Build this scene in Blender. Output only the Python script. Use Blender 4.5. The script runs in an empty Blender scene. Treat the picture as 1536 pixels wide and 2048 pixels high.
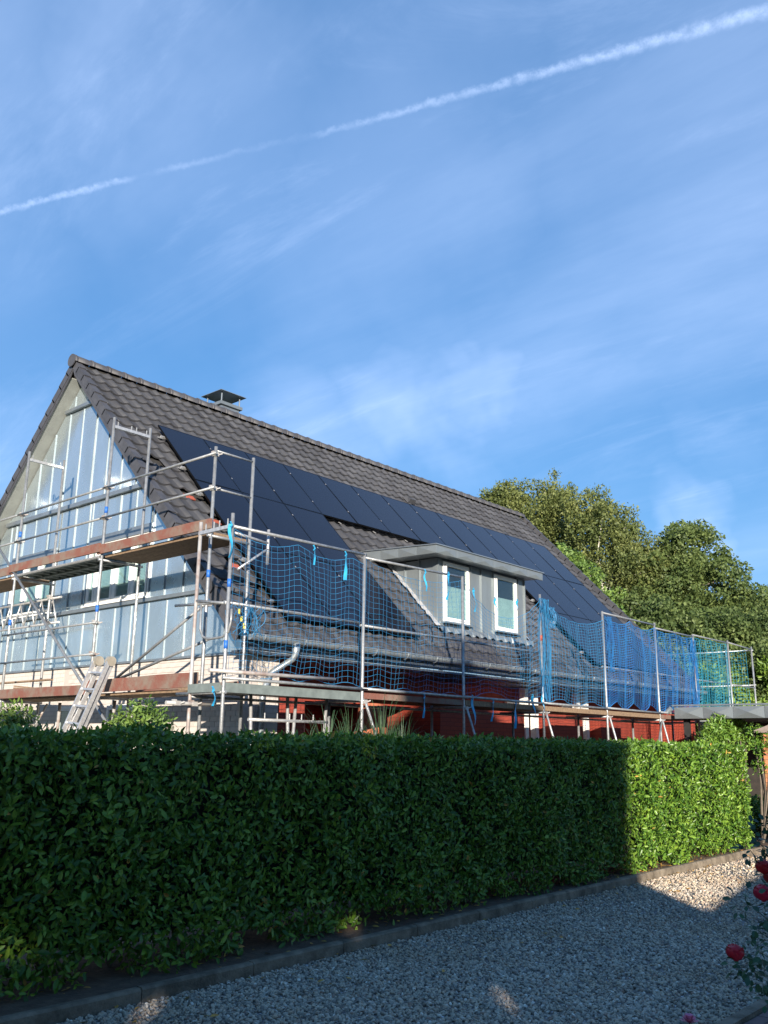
import bpy, math, random
import numpy as np
from mathutils import Matrix, Vector
random.seed(7); rng = np.random.default_rng(7)
sc = bpy.context.scene
col = sc.collection

# ------------------------------------------------------------------ camera
# world frame: X runs along the house and hedge, Y runs away across the plot, Z up
FPX, PITCH, ROLL, AZ = 1801.0, math.radians(14.5), math.radians(.711), math.radians(41.53)
EYE = np.array([0, 0, 1.7])
def _w(v):
    X = np.array([math.sin(AZ), math.cos(AZ), 0]); Y = np.array([-math.cos(AZ), math.sin(AZ), 0])
    return np.array([v @ X, v @ Y, v[2]])
_fw = np.array([0, math.cos(PITCH), math.sin(PITCH)]); _up = np.array([0, -math.sin(PITCH), math.cos(PITCH)]); _rt = np.array([1., 0, 0])
CR = _w(math.cos(ROLL)*_rt + math.sin(ROLL)*_up); CU = _w(-math.sin(ROLL)*_rt + math.cos(ROLL)*_up); CF = _w(_fw)
def ray(x, y):
    d = (x-768)*CR - (y-1024)*CU + FPX*CF
    return d/np.linalg.norm(d)
def on(x, y, axis, val):            # photo pixel -> point on the plane axis = val
    d = ray(x, y); i = 'XYZ'.index(axis); return EYE + d*(val-EYE[i])/d[i]
cam = bpy.data.cameras.new('camera'); camo = bpy.data.objects.new('camera', cam); col.objects.link(camo)
cam.sensor_fit = 'VERTICAL'; cam.sensor_height = 36; cam.lens = 36*FPX/2048; cam.clip_end = 3000
M = Matrix(((CR[0], CU[0], -CF[0], EYE[0]), (CR[1], CU[1], -CF[1], EYE[1]), (CR[2], CU[2], -CF[2], EYE[2]), (0, 0, 0, 1)))
camo.matrix_world = M; sc.camera = camo
sc.view_settings.view_transform = 'Standard'; sc.view_settings.look = 'None'; sc.view_settings.gamma = 1
sc.view_settings.exposure = 1.3

# ------------------------------------------------------------------ sun and sky
SUN_E, SUN_A = math.radians(12.5), math.radians(45)      # light travels towards +X +Y
sd = Vector((math.cos(SUN_E)*math.cos(SUN_A), math.cos(SUN_E)*math.sin(SUN_A), -math.sin(SUN_E)))
sl = bpy.data.lights.new('sun', 'SUN'); sl.energy = 4.2; sl.angle = math.radians(.53); sl.color = (1, .90, .76)
so = bpy.data.objects.new('sun', sl); col.objects.link(so); so.rotation_euler = sd.to_track_quat('-Z', 'Y').to_euler(); so.location = (0, -5, 30)
wd = bpy.data.worlds.new('World'); sc.world = wd; wd.use_nodes = True
def build_world():
    nt = wd.node_tree; N = nt.nodes; L = nt.links; N.clear()
    def nd(t, **k):
        n = N.new(t)
        for a, b in k.items(): setattr(n, a, b)
        return n
    def math_(op, a, b=None, c=None, clamp=False):
        n = nd('ShaderNodeMath', operation=op, use_clamp=clamp)
        for i, v in enumerate((a, b, c)):
            if v is None: continue
            if isinstance(v, (int, float)): n.inputs[i].default_value = v
            else: L.new(v, n.inputs[i])
        return n.outputs[0]
    def dot(v, d):
        n = nd('ShaderNodeVectorMath', operation='DOT_PRODUCT'); L.new(v, n.inputs[0]); n.inputs[1].default_value = tuple(d); return n.outputs['Value']
    def mapr(v, a, b, c=0., d=1., smooth=True):
        n = nd('ShaderNodeMapRange'); n.interpolation_type = 'SMOOTHSTEP' if smooth else 'LINEAR'
        L.new(v, n.inputs['Value']); n.inputs['From Min'].default_value = a; n.inputs['From Max'].default_value = b
        n.inputs['To Min'].default_value = c; n.inputs['To Max'].default_value = d; return n.outputs[0]
    def noise(v, s, det=4, rough=.55, dist=0.):
        n = nd('ShaderNodeTexNoise'); L.new(v, n.inputs['Vector']); n.inputs['Scale'].default_value = s; n.inputs['Detail'].default_value = det
        n.inputs['Roughness'].default_value = rough; n.inputs['Distortion'].default_value = dist; return n.outputs[0]
    tc = nd('ShaderNodeTexCoord'); V = tc.outputs['Generated']
    sky = nd('ShaderNodeTexSky', sky_type='NISHITA', sun_disc=False, sun_elevation=SUN_E, sun_rotation=math.radians(225), altitude=0, air_density=1.15, dust_density=.15, ozone_density=3.5)
    # direction projected on a flat cloud deck, so streaks foreshorten towards the horizon
    sep = nd('ShaderNodeSeparateXYZ'); L.new(V, sep.inputs[0])
    zc = math_('ADD', math_('MAXIMUM', sep.outputs[2], 0.), .18)
    comb = nd('ShaderNodeCombineXYZ'); L.new(math_('DIVIDE', sep.outputs[0], zc), comb.inputs[0]); L.new(math_('DIVIDE', sep.outputs[1], zc), comb.inputs[1])
    P = comb.outputs[0]
    mp = nd('ShaderNodeMapping'); L.new(P, mp.inputs[0]); mp.inputs['Rotation'].default_value = (0, 0, math.radians(38)); mp.inputs['Scale'].default_value = (1.0, .34, 1); mp.inputs['Location'].default_value = (1.9, .6, 0)
    veil = mapr(noise(mp.outputs[0], 1.25, 7, .6, .35), .38, .78)
    mp2 = nd('ShaderNodeMapping'); L.new(P, mp2.inputs[0]); mp2.inputs['Rotation'].default_value = (0, 0, math.radians(52)); mp2.inputs['Scale'].default_value = (1.5, .3, 1); mp2.inputs['Location'].default_value = (5.2, 2.1, 0)
    wisp = mapr(noise(mp2.outputs[0], 2.6, 9, .68, .8), .50, .80)
    # patches of thicker cirrus at fixed places of the sky
    blobs = None
    nv = nd('ShaderNodeTexNoise'); L.new(V, nv.inputs['Vector']); nv.inputs['Scale'].default_value = 3.2; nv.inputs['Detail'].default_value = 5; nv.inputs['Roughness'].default_value = .6
    sb = nd('ShaderNodeVectorMath', operation='SUBTRACT'); L.new(nv.outputs['Color'], sb.inputs[0]); sb.inputs[1].default_value = (.5, .5, .5)
    sc_ = nd('ShaderNodeVectorMath', operation='SCALE'); L.new(sb.outputs[0], sc_.inputs[0]); sc_.inputs['Scale'].default_value = .34
    ad = nd('ShaderNodeVectorMath', operation='ADD'); L.new(V, ad.inputs[0]); L.new(sc_.outputs[0], ad.inputs[1])
    nm = nd('ShaderNodeVectorMath', operation='NORMALIZE'); L.new(ad.outputs[0], nm.inputs[0]); VW = nm.outputs[0]
    for (px, py, r, a) in ((420, 280, .20, .60), (760, 330, .22, .66), (1350, 250, .30, .60), (860, 790, .08, .66), (980, 765, .05, .5), (650, 820, .12, .56), (1330, 985, .045, .75), (1370, 990, .03, .75), (1420, 1060, .03, .75), (1275, 1015, .025, .7), (1150, 560, .24, .42), (60, 860, .10, .5), (350, 130, .12, .4), (1430, 830, .07, .42), (1380, 810, .06, .4), (930, 905, .045, .4), (-700, 300, .4, .5), (2400, 500, .4, .5), (768, -900, .5, .5)):
        d = ray(px, py); dd = dot(VW, d)
        g = math_('MULTIPLY', math_('POWER', 2.718, math_('MULTIPLY', math_('SUBTRACT', dd, 1.0), 2/(r*r))), a)
        blobs = g if blobs is None else math_('MAXIMUM', blobs, g)
    tex = math_('ADD', .42, math_('MULTIPLY', veil, .62))
    amount = math_('ADD', math_('MULTIPLY', blobs, tex), math_('MULTIPLY', wisp, math_('ADD', .03, math_('MULTIPLY', blobs, .55))))
    amount = math_('ADD', amount, math_('MULTIPLY', veil, .10))
    # contrails: great circles across the sky
    def contrail(a, b, w0, w1, prof, strength):
        da, db = ray(*a), ray(*b); n = np.cross(da, db); n /= np.linalg.norm(n); t = np.cross(n, da)
        ln = math.acos(da @ db)
        u = math_('DIVIDE', math_('ARCTAN2', dot(V, t), dot(V, da)), ln)
        wob = math_('MULTIPLY', math_('SUBTRACT', noise(V, 55, 6, .7), .5), .0105)
        wob = math_('ADD', wob, math_('MULTIPLY', math_('SUBTRACT', noise(V, 150, 3, .6), .5), .0035))
        s = math_('ABSOLUTE', math_('ADD', dot(V, n), wob))
        w = math_('ADD', w0, math_('MULTIPLY', math_('MAXIMUM', u, 0.), w1-w0))
        g = mapr(math_('DIVIDE', s, w), 1.15, .0)
        rp = nd('ShaderNodeValToRGB'); L.new(u, rp.inputs[0]); cr = rp.color_ramp
        while len(cr.elements) < len(prof): cr.elements.new(.5)
        for e, (q, v) in zip(cr.elements, prof): e.position = q; e.color = (v, v, v, 1)
        lump = mapr(noise(V, 75, 6, .7), .30, .68, .28, 1.)
        return math_('MULTIPLY', math_('MULTIPLY', math_('MULTIPLY', g, rp.outputs[0]), lump), strength)
    c1 = contrail((-300, 497), (720, 243), .0042, .0036, ((0, .8), (.42, .9), (.50, .75), (.54, .06), (.565, .05), (.61, .40), (.70, .33), (.85, .08), (1, 0)), .50)
    c2 = contrail((560, 290), (1800, -52), .0036, .0088, ((0, 0), (.06, .12), (.10, .42), (.3, .62), (.5, .85), (.75, .85), (1, .7)), .62)
    amount = math_('MINIMUM', math_('ADD', math_('ADD', amount, c1), c2), .92)
    mix = nd('ShaderNodeMix', data_type='RGBA'); L.new(math_('MULTIPLY', amount, .78), mix.inputs['Factor'])
    gam = nd('ShaderNodeGamma'); L.new(sky.outputs[0], gam.inputs[0]); gam.inputs[1].default_value = .58
    hue = nd('ShaderNodeHueSaturation'); tin = nd('ShaderNodeMix', data_type='RGBA', blend_type='MULTIPLY'); tin.inputs['Factor'].default_value = 1; L.new(gam.outputs[0], tin.inputs[6]); tin.inputs[7].default_value = (.86, .98, 1.25, 1)
    L.new(tin.outputs[2], hue.inputs['Color']); hue.inputs['Hue'].default_value = .498; hue.inputs['Value'].default_value = .88; hue.inputs['Saturation'].default_value = 1.30
    L.new(hue.outputs[0], mix.inputs[6]); mix.inputs[7].default_value = (2.7, 3.45, 5.0, 1)
    bg = nd('ShaderNodeBackground'); L.new(mix.outputs[2], bg.inputs[0]); bg.inputs[1].default_value = .125
    out = nd('ShaderNodeOutputWorld'); L.new(bg.outputs[0], out.inputs[0])
build_world()

# ------------------------------------------------------------------ materials
MATS = {}
def mat(name, c1, c2=None, rough=.6, metal=0., nscale=8., bump=0., bscale=40., stretch=(1, 1, 1), spec=.5, rr=0., island=0., lo=.35, hi=.65, trans=0., dist=.02, coat=0.):
    if name in MATS: return MATS[name]
    m = bpy.data.materials.new(name); m.use_nodes = True; nt = m.node_tree; N = nt.nodes; L = nt.links
    b = N['Principled BSDF']; b.inputs['Roughness'].default_value = rough; b.inputs['Metallic'].default_value = metal
    b.inputs['Specular IOR Level'].default_value = spec
    if coat: b.inputs['Coat Weight'].default_value = coat; b.inputs['Coat Roughness'].default_value = .08
    tc = N.new('ShaderNodeTexCoord'); mp = N.new('ShaderNodeMapping'); mp.inputs['Scale'].default_value = stretch
    L.new(tc.outputs['Object'], mp.inputs[0])
    geo = N.new('ShaderNodeNewGeometry'); oi = N.new('ShaderNodeObjectInfo')
    nz = N.new('ShaderNodeTexNoise'); nz.inputs['Scale'].default_value = nscale; nz.inputs['Detail'].default_value = 6; nz.inputs['Roughness'].default_value = .6
    L.new(mp.outputs[0], nz.inputs['Vector'])
    mr = N.new('ShaderNodeMapRange'); L.new(nz.outputs[0], mr.inputs[0]); mr.inputs[1].default_value = lo; mr.inputs[2].default_value = hi
    mx = N.new('ShaderNodeMix'); mx.data_type = 'RGBA'; c2 = c2 or c1
    mx.inputs[6].default_value = (*c1, 1); mx.inputs[7].default_value = (*c2, 1); L.new(mr.outputs[0], mx.inputs['Factor'])
    last = mx.outputs[2]
    if island:
        hs = N.new('ShaderNodeHueSaturation'); L.new(last, hs.inputs['Color'])
        add = N.new('ShaderNodeMath'); add.operation = 'ADD'; L.new(geo.outputs['Random Per Island'], add.inputs[0]); L.new(oi.outputs['Random'], add.inputs[1])
        fr = N.new('ShaderNodeMath'); fr.operation = 'FRACT'; L.new(add.outputs[0], fr.inputs[0])
        r2 = N.new('ShaderNodeMapRange'); L.new(fr.outputs[0], r2.inputs[0]); r2.inputs[3].default_value = 1-island; r2.inputs[4].default_value = 1+island
        L.new(r2.outputs[0], hs.inputs['Value'])
        r3 = N.new('ShaderNodeMapRange'); L.new(fr.outputs[0], r3.inputs[0]); r3.inputs[3].default_value = .5+island*.035; r3.inputs[4].default_value = .5-island*.045
        L.new(r3.outputs[0], hs.inputs['Hue']); last = hs.outputs[0]
    L.new(last, b.inputs['Base Color'])
    if rr:
        r4 = N.new('ShaderNodeMapRange'); L.new(nz.outputs[0], r4.inputs[0]); r4.inputs[1].default_value = .3; r4.inputs[2].default_value = .7; r4.inputs[3].default_value = max(rough-rr, .03); r4.inputs[4].default_value = min(rough+rr, 1)
        L.new(r4.outputs[0], b.inputs['Roughness'])
    if bump:
        n2 = N.new('ShaderNodeTexNoise'); n2.inputs['Scale'].default_value = bscale; n2.inputs['Detail'].default_value = 4; L.new(mp.outputs[0], n2.inputs['Vector'])
        bp = N.new('ShaderNodeBump'); bp.inputs['Strength'].default_value = bump; bp.inputs['Distance'].default_value = dist; L.new(n2.outputs[0], bp.inputs['Height']); L.new(bp.outputs[0], b.inputs['Normal'])
    if trans:
        tr = N.new('ShaderNodeBsdfTranslucent'); ms = N.new('ShaderNodeMixShader'); ms.inputs[0].default_value = trans
        L.new(last, tr.inputs[0]); L.new(b.outputs[0], ms.inputs[1]); L.new(tr.outputs[0], ms.inputs[2]); L.new(ms.outputs[0], N['Material Output'].inputs['Surface'])
    MATS[name] = m; return m
M_steel = mat('galvanised_steel', (.40, .41, .415), (.22, .23, .24), rough=.45, metal=.55, nscale=14, bump=.15, bscale=60, rr=.15)
M_rust = mat('rusty_tube', (.40, .39, .38), (.20, .10, .07), rough=.6, metal=.3, nscale=4, lo=.45, hi=.75)
M_lead = mat('lead_flashing', (.46, .46, .47), (.36, .36, .37), rough=.5, metal=.3, nscale=6)
M_alu = mat('aluminium', (.60, .60, .60), (.42, .42, .43), rough=.4, metal=.6, nscale=20)
M_zinc = mat('zinc_cladding', (.60, .68, .72), (.49, .57, .61), rough=.25, metal=.78, nscale=2.2, bump=.10, bscale=3.0, stretch=(1, 1, .45), rr=.10, dist=.05)
M_seam = mat('zinc_seam', (.30, .34, .36), (.25, .28, .30), rough=.55, metal=.6, nscale=3)
M_zincd = mat('zinc_trim', (.33, .37, .40), (.26, .29, .32), rough=.42, metal=.7, nscale=4)
M_dormer = mat('dormer_zinc', (.24, .27, .285), (.19, .215, .23), rough=.45, metal=.5, nscale=2.5, stretch=(1, 1, .4), rr=.08)
M_tile = mat('concrete_roof_tile', (.068, .069, .078), (.042, .043, .049), rough=.62, nscale=2.2, bump=.25, bscale=130, island=.20, spec=.4)
M_under = mat('roof_underlay', (.02, .019, .019), (.03, .028, .027), rough=.9)
M_oldred = mat('red_clay_tile', (.42, .10, .06), (.30, .07, .045), rough=.8, nscale=18)
M_verge = mat('verge_flange', (.066, .066, .075), (.045, .045, .051), rough=.55, nscale=5, bump=.2, bscale=120, island=.1)
M_pvframe = mat('panel_frame_black', (.006, .006, .007), rough=.4, metal=.6)
M_soffit = mat('soffit_paint', (.25, .265, .25), (.20, .21, .20), rough=.6, nscale=3)
M_white = mat('white_frame', (.80, .80, .78), (.72, .72, .70), rough=.4, nscale=6)
M_wood = mat('scaffold_plank', (.25, .17, .105), (.15, .10, .065), rough=.85, nscale=3, stretch=(7, 7, 7), bump=.3, bscale=30)
M_toe = mat('red_toe_board', (.17, .066, .048), (.175, .130, .103), rough=.85, nscale=3.5, bump=.35, bscale=30, lo=.40, hi=.60)
M_deckst = mat('painted_steel_deck', (.20, .235, .225), (.14, .165, .16), rough=.55, metal=.2, nscale=7)
M_net = mat('blue_net', (.02, .14, .31), (.025, .18, .36), rough=.6, nscale=3)
M_netd = mat('deep_blue_net', (.010, .105, .33), (.015, .15, .38), rough=.6, nscale=3)
M_strap = mat('cyan_strap', (.04, .36, .60), (.025, .27, .54), rough=.35, nscale=9)
M_gutter = mat('gutter_zinc', (.36, .40, .43), (.26, .30, .33), rough=.4, metal=.6, nscale=4)
M_fascia = mat('fascia_paint', (.045, .06, .085), (.035, .047, .065), rough=.55)
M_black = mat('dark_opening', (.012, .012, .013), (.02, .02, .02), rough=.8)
M_soil = mat('soil', (.13, .085, .055), (.07, .046, .031), rough=.95, nscale=9, bump=.8, bscale=35)
M_conc = mat('kerb_concrete', (.24, .195, .14), (.095, .075, .052), rough=.9, nscale=6, bump=.4, bscale=50, rr=.05)
M_grass = mat('garden_ground', (.05, .075, .02), (.07, .06, .03), rough=.95, nscale=1.5, bump=.5, bscale=20)
M_leaf = mat('laurel_leaf', (.118, .222, .026), (.074, .165, .020), rough=.36, nscale=3, island=.55, trans=.18, spec=.34)
M_leafl = mat('paler_laurel_leaf', (.14, .25, .035), (.10, .20, .03), rough=.38, nscale=3, island=.40, trans=.25)
M_hedgedark = mat('hedge_inside_shade', (.010, .014, .007), (.006, .008, .004), rough=.95, nscale=12)  # shade between the leaves given as a near-black colour
M_grassp = mat('grass_blade', (.05, .10, .045), (.032, .07, .034), rough=.5, island=.4, trans=.2)
M_birch = mat('birch_foliage', (.20, .23, .070), (.11, .150, .045), rough=.6, nscale=.7, island=.34, trans=.42)
M_oak = mat('broadleaf_foliage', (.150, .205, .060), (.072, .120, .036), rough=.6, nscale=.7, island=.34, trans=.42)
M_bush = mat('bush_foliage', (.15, .24, .048), (.078, .155, .032), rough=.55, nscale=.8, island=.42, trans=.3)
M_lime = mat('lime_foliage', (.19, .29, .045), (.14, .24, .04), rough=.5, nscale=1.5, island=.3, trans=.35)
M_bark = mat('bark', (.16, .13, .10), (.09, .075, .06), rough=.9, nscale=7)
M_birchb = mat('birch_bark', (.66, .63, .56), (.40, .36, .30), rough=.8, nscale=4)
M_rose = mat('rose_petal', (.50, .008, .006), (.34, .004, .005), rough=.5, nscale=25, island=.3)
M_pink = mat('pink_petal', (.72, .26, .36), (.66, .20, .32), rough=.5, nscale=25, island=.15)
M_rosel = mat('rose_leaf', (.040, .105, .042), (.028, .080, .035), rough=.45, nscale=10, island=.35, trans=.15)
M_stem = mat('rose_stem', (.08, .11, .05), rough=.7)
M_paver = mat('clay_paver', (.16, .105, .095), (.105, .075, .072), rough=.9, nscale=14, bump=.3, bscale=70, island=.25)
M_obrick = mat('orange_brick', (.46, .20, .085), (.36, .15, .07), rough=.9, nscale=10, bump=.4, bscale=60, island=.2)
M_mortar = mat('mortar', (.30, .27, .23), (.22, .20, .18), rough=.95, nscale=20)
M_wbrick = mat('white_painted_brick', (.54, .49, .45), (.46, .42, .385), rough=.8, nscale=5, bump=.35, bscale=60, island=.05)
M_wjoint = mat('white_joint', (.45, .40, .365), (.40, .355, .325), rough=.9, nscale=10)
M_render = mat('cream_render', (.62, .58, .50), (.55, .51, .44), rough=.9, nscale=2)
M_terra = mat('terracotta', (.36, .11, .05), (.28, .08, .04), rough=.8, nscale=8)
M_pole_blue = mat('blue_mark', (.02, .12, .45), rough=.5)
M_yel = mat('yellow_tag', (.65, .55, .08), rough=.6)
M_dry = mat('dry_leaf', (.30, .15, .04), (.46, .30, .05), rough=.8, nscale=20, island=.4)

def pv_material():
    m = bpy.data.materials.new('solar_glass'); m.use_nodes = True; nt = m.node_tree; N = nt.nodes; L = nt.links; b = N['Principled BSDF']
    tc = N.new('ShaderNodeTexCoord'); nz = N.new('ShaderNodeTexNoise'); nz.inputs['Scale'].default_value = 1.3; L.new(tc.outputs['Object'], nz.inputs['Vector'])
    wv = N.new('ShaderNodeTexWave'); wv.inputs['Scale'].default_value = 22; wv.bands_direction = 'Y'; L.new(tc.outputs['Object'], wv.inputs['Vector'])
    mx = N.new('ShaderNodeMix'); mx.data_type = 'RGBA'; mx.inputs[6].default_value = (.006, .008, .016, 1); mx.inputs[7].default_value = (.010, .012, .022, 1)
    L.new(wv.outputs['Fac'], mx.inputs['Factor']); L.new(mx.outputs[2], b.inputs['Base Color'])
    b.inputs['Roughness'].default_value = .20; b.inputs['Specular IOR Level'].default_value = .20
    bp = N.new('ShaderNodeBump'); bp.inputs['Strength'].default_value = .05; bp.inputs['Distance'].default_value = .02; L.new(nz.outputs[0], bp.inputs['Height']); L.new(bp.outputs[0], b.inputs['Normal'])
    return m
M_pv = pv_material()
def glass_material():
    m = bpy.data.materials.new('window_glass'); m.use_nodes = True; N = m.node_tree.nodes; L = m.node_tree.links
    tr = N.new('ShaderNodeBsdfTransparent'); tr.inputs[0].default_value = (.80, .86, .86, 1); gl = N.new('ShaderNodeBsdfGlossy'); gl.inputs['Roughness'].default_value = .02
    lw = N.new('ShaderNodeLayerWeight'); lw.inputs[0].default_value = .5; pw_ = N.new('ShaderNodeMath'); pw_.operation = 'POWER'; L.new(lw.outputs['Facing'], pw_.inputs[0]); pw_.inputs[1].default_value = 3; fr = N.new('ShaderNodeMath'); fr.operation = 'MULTIPLY_ADD'; L.new(pw_.outputs[0], fr.inputs[0]); fr.inputs[1].default_value = .55; fr.inputs[2].default_value = .08; ms = N.new('ShaderNodeMixShader')
    L.new(fr.outputs[0], ms.inputs[0]); L.new(tr.outputs[0], ms.inputs[1]); L.new(gl.outputs[0], ms.inputs[2]); L.new(ms.outputs[0], N['Material Output'].inputs['Surface'])
    return m
M_glass = glass_material()
M_blind = mat('pleated_blind', (.62, .72, .70), (.52, .62, .61), rough=.7, nscale=3)
def brick_material(name, c1, c2, cm, sx=1., axis='X', bw=.25, bh=.08):
    m = bpy.data.materials.new(name); m.use_nodes = True; nt = m.node_tree; N = nt.nodes; L = nt.links; b = N['Principled BSDF']
    tc = N.new('ShaderNodeTexCoord'); sp = N.new('ShaderNodeSeparateXYZ'); L.new(tc.outputs['Object'], sp.inputs[0]); cb = N.new('ShaderNodeCombineXYZ')
    L.new(sp.outputs[0 if axis == 'X' else 1], cb.inputs[0]); L.new(sp.outputs[2], cb.inputs[1])
    bk = N.new('ShaderNodeTexBrick'); L.new(cb.outputs[0], bk.inputs['Vector']); bk.inputs['Scale'].default_value = 1; bk.inputs['Brick Width'].default_value = bw; bk.inputs['Row Height'].default_value = bh
    bk.inputs['Mortar Size'].default_value = .006; bk.inputs['Color1'].default_value = (*c1, 1); bk.inputs['Color2'].default_value = (*c2, 1); bk.inputs['Mortar'].default_value = (*cm, 1)
    L.new(bk.outputs[0], b.inputs['Base Color']); b.inputs['Roughness'].default_value = .8
    bp = N.new('ShaderNodeBump'); bp.invert = True; bp.inputs['Strength'].default_value = .5; bp.inputs['Distance'].default_value = .008; L.new(bk.outputs['Fac'], bp.inputs['Height']); L.new(bp.outputs[0], b.inputs['Normal'])
    MATS[name] = m; return m
M_red = brick_material('red_painted_brick', (.30, .045, .024), (.25, .037, .022), (.15, .026, .018))
M_wbricky = brick_material('white_brick_far', (.53, .48, .44), (.48, .44, .40), (.40, .355, .325), axis='Y')
M_wbrickx = brick_material('white_brick_pier', (.53, .48, .44), (.48, .44, .40), (.40, .355, .325), axis='X')
M_nbrick = brick_material('neighbour_brick', (.30, .13, .08), (.25, .10, .07), (.3, .28, .25))

# ------------------------------------------------------------------ mesh helpers
class MB:
    def __init__(s): s.v = []; s.f = []; s.mi = []; s.cur = 0
    def add(s, vs, fs):
        o = len(s.v); s.v += [tuple(map(float, v)) for v in vs]; s.f += [tuple(i+o for i in f) for f in fs]; s.mi += [s.cur]*len(fs); return s
    def box(s, c, d, ax=None):
        c = np.array(c, float); d = np.array(d, float)/2; A = np.eye(3) if ax is None else np.array(ax, float)
        vs = [c + (x*d[0])*A[0] + (y*d[1])*A[1] + (z*d[2])*A[2] for x in (-1, 1) for y in (-1, 1) for z in (-1, 1)]
        return s.add(vs, [(0, 1, 3, 2), (4, 6, 7, 5), (0, 4, 5, 1), (2, 3, 7, 6), (0, 2, 6, 4), (1, 5, 7, 3)])
    def bx(s, a, b):
        a = np.array(a, float); b = np.array(b, float); return s.box((a+b)/2, np.abs(b-a))
    def bar(s, p, q, w, h, up=(0, 0, 1)):
        p = np.array(p, float); q = np.array(q, float); d = q-p; l = np.linalg.norm(d); d /= l; u = np.array(up, float); r = np.cross(d, u); r /= np.linalg.norm(r); u = np.cross(r, d)
        return s.box((p+q)/2, (l, w, h), (d, r, u))
    def tube(s, pts, r, n=10, cap=True):
        pts = [np.array(p, float) for p in pts]; m = len(pts); rs = r if isinstance(r, (list, tuple, np.ndarray)) else [r]*m
        ring = []; prev = None
        for i, p in enumerate(pts):
            d = pts[min(i+1, m-1)] - pts[max(i-1, 0)]; d /= (np.linalg.norm(d)+1e-12)
            if prev is None:
                a = np.array([0, 0, 1.]) if abs(d[2]) < .9 else np.array([1., 0, 0])
            else: a = prev
            x = a - d*(a @ d); x /= np.linalg.norm(x); y = np.cross(d, x); prev = x
            ring.append([p + rs[i]*(math.cos(2*math.pi*k/n)*x + math.sin(2*math.pi*k/n)*y) for k in range(n)])
        vs = [v for R in ring for v in R]; fs = []
        for i in range(m-1):
            for k in range(n): fs.append((i*n+k, i*n+(k+1) % n, (i+1)*n+(k+1) % n, (i+1)*n+k))
        if cap: fs.append(tuple(range(n-1, -1, -1))); fs.append(tuple((m-1)*n+k for k in range(n)))
        return s.add(vs, fs)
    def prism(s, poly, ext):       # planar polygon (3-d points) pushed along ext
        poly = [np.array(p, float) for p in poly]; n = len(poly); e = np.array(ext, float)
        fs = [tuple(range(n)), tuple(range(2*n-1, n-1, -1))] + [(i, i+n, (i+1) % n+n, (i+1) % n) for i in range(n)]
        return s.add(poly+[p+e for p in poly], fs)
    def mesh(s, name, mats, smooth=False):
        me = bpy.data.meshes.new(name); me.from_pydata(s.v, [], s.f)
        for m in (mats if isinstance(mats, (list, tuple)) else [mats]): me.materials.append(m)
        if any(s.mi): me.polygons.foreach_set('material_index', s.mi)
        if smooth: me.polygons.foreach_set('use_smooth', [len(p.vertices) <= 4 for p in me.polygons])
        me.update(); return me
    def build(s, name, mats, parent=None, smooth=False, **kw):
        return link(name, s.mesh(name, mats, smooth), parent, **kw)
def link(name, data, parent=None, mw=None, label=None, cat=None, group=None, kind=None):
    o = bpy.data.objects.new(name, data); col.objects.link(o)
    if parent is not None:
        o.parent = parent; o.matrix_parent_inverse = parent.matrix_basis.inverted() if parent.parent is None else (parent.parent.matrix_basis @ parent.matrix_parent_inverse_safe if False else WORLD(parent).inverted())
    if mw is not None: o.matrix_basis = mw
    if label: o['label'] = label
    if cat: o['category'] = cat
    if group: o['group'] = group
    if kind: o['kind'] = kind
    return o
def WORLD(o):
    m = o.matrix_basis.copy()
    if o.parent is not None: m = WORLD(o.parent) @ o.matrix_parent_inverse @ m
    return m
def empty(name, loc, label, cat, group=None):
    o = link(name, None, label=label, cat=cat, group=group); o.location = tuple(loc); o.empty_display_size = .2
    o.matrix_basis = Matrix.Translation(Vector(tuple(map(float, loc)))); return o
def fast_mesh(name, V, Fq, mats, smooth=False):
    V = np.asarray(V, np.float32); me = bpy.data.meshes.new(name)
    me.vertices.add(len(V)); me.vertices.foreach_set('co', V.ravel())
    loops = np.concatenate([f.ravel() for f in Fq]).astype(np.int32); tot = np.concatenate([np.full(len(f), f.shape[1]) for f in Fq]).astype(np.int32)
    me.loops.add(len(loops)); me.loops.foreach_set('vertex_index', loops)
    me.polygons.add(len(tot)); st = np.concatenate([[0], np.cumsum(tot)[:-1]]).astype(np.int32); me.polygons.foreach_set('loop_start', st)
    try: me.polygons.foreach_set('loop_total', tot)
    except Exception: pass
    for m in (mats if isinstance(mats, (list, tuple)) else [mats]): me.materials.append(m)
    me.update(calc_edges=True); me.validate()
    if smooth: me.polygons.foreach_set('use_smooth', np.ones(len(tot), bool))
    return me
def unit(a): return a/(np.linalg.norm(a, axis=-1, keepdims=True)+1e-9)
LEAF = np.array([(0, 0, 0), (-.36, .30, .05), (-.34, .68, .05), (0, 1, -.04), (.34, .68, .05), (.36, .30, .05), (0, .34, -.03), (0, .68, -.03)])
LEAF_F3 = np.array([(0, 1, 6), (2, 3, 7), (0, 6, 5), (7, 3, 4)]); LEAF_F4 = np.array([(1, 2, 7, 6), (6, 7, 4, 5)])
def leaves(P, D, Nn, Ls, Ws):       # leaf blades: base P, axis D, face normal Nn
    D = unit(D); R = unit(np.cross(D, Nn)); U = np.cross(R, D)
    T = LEAF; n = len(P)
    V = (P[:, None] + (T[None, :, 0]*Ws[:, None])[..., None]*R[:, None] + (T[None, :, 1]*Ls[:, None])[..., None]*D[:, None] + (T[None, :, 2]*Ls[:, None])[..., None]*U[:, None]).reshape(-1, 3)
    o = (np.arange(n)*8)[:, None, None]
    return V, [(LEAF_F3[None]+o).reshape(-1, 3), (LEAF_F4[None]+o).reshape(-1, 4)]
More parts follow.
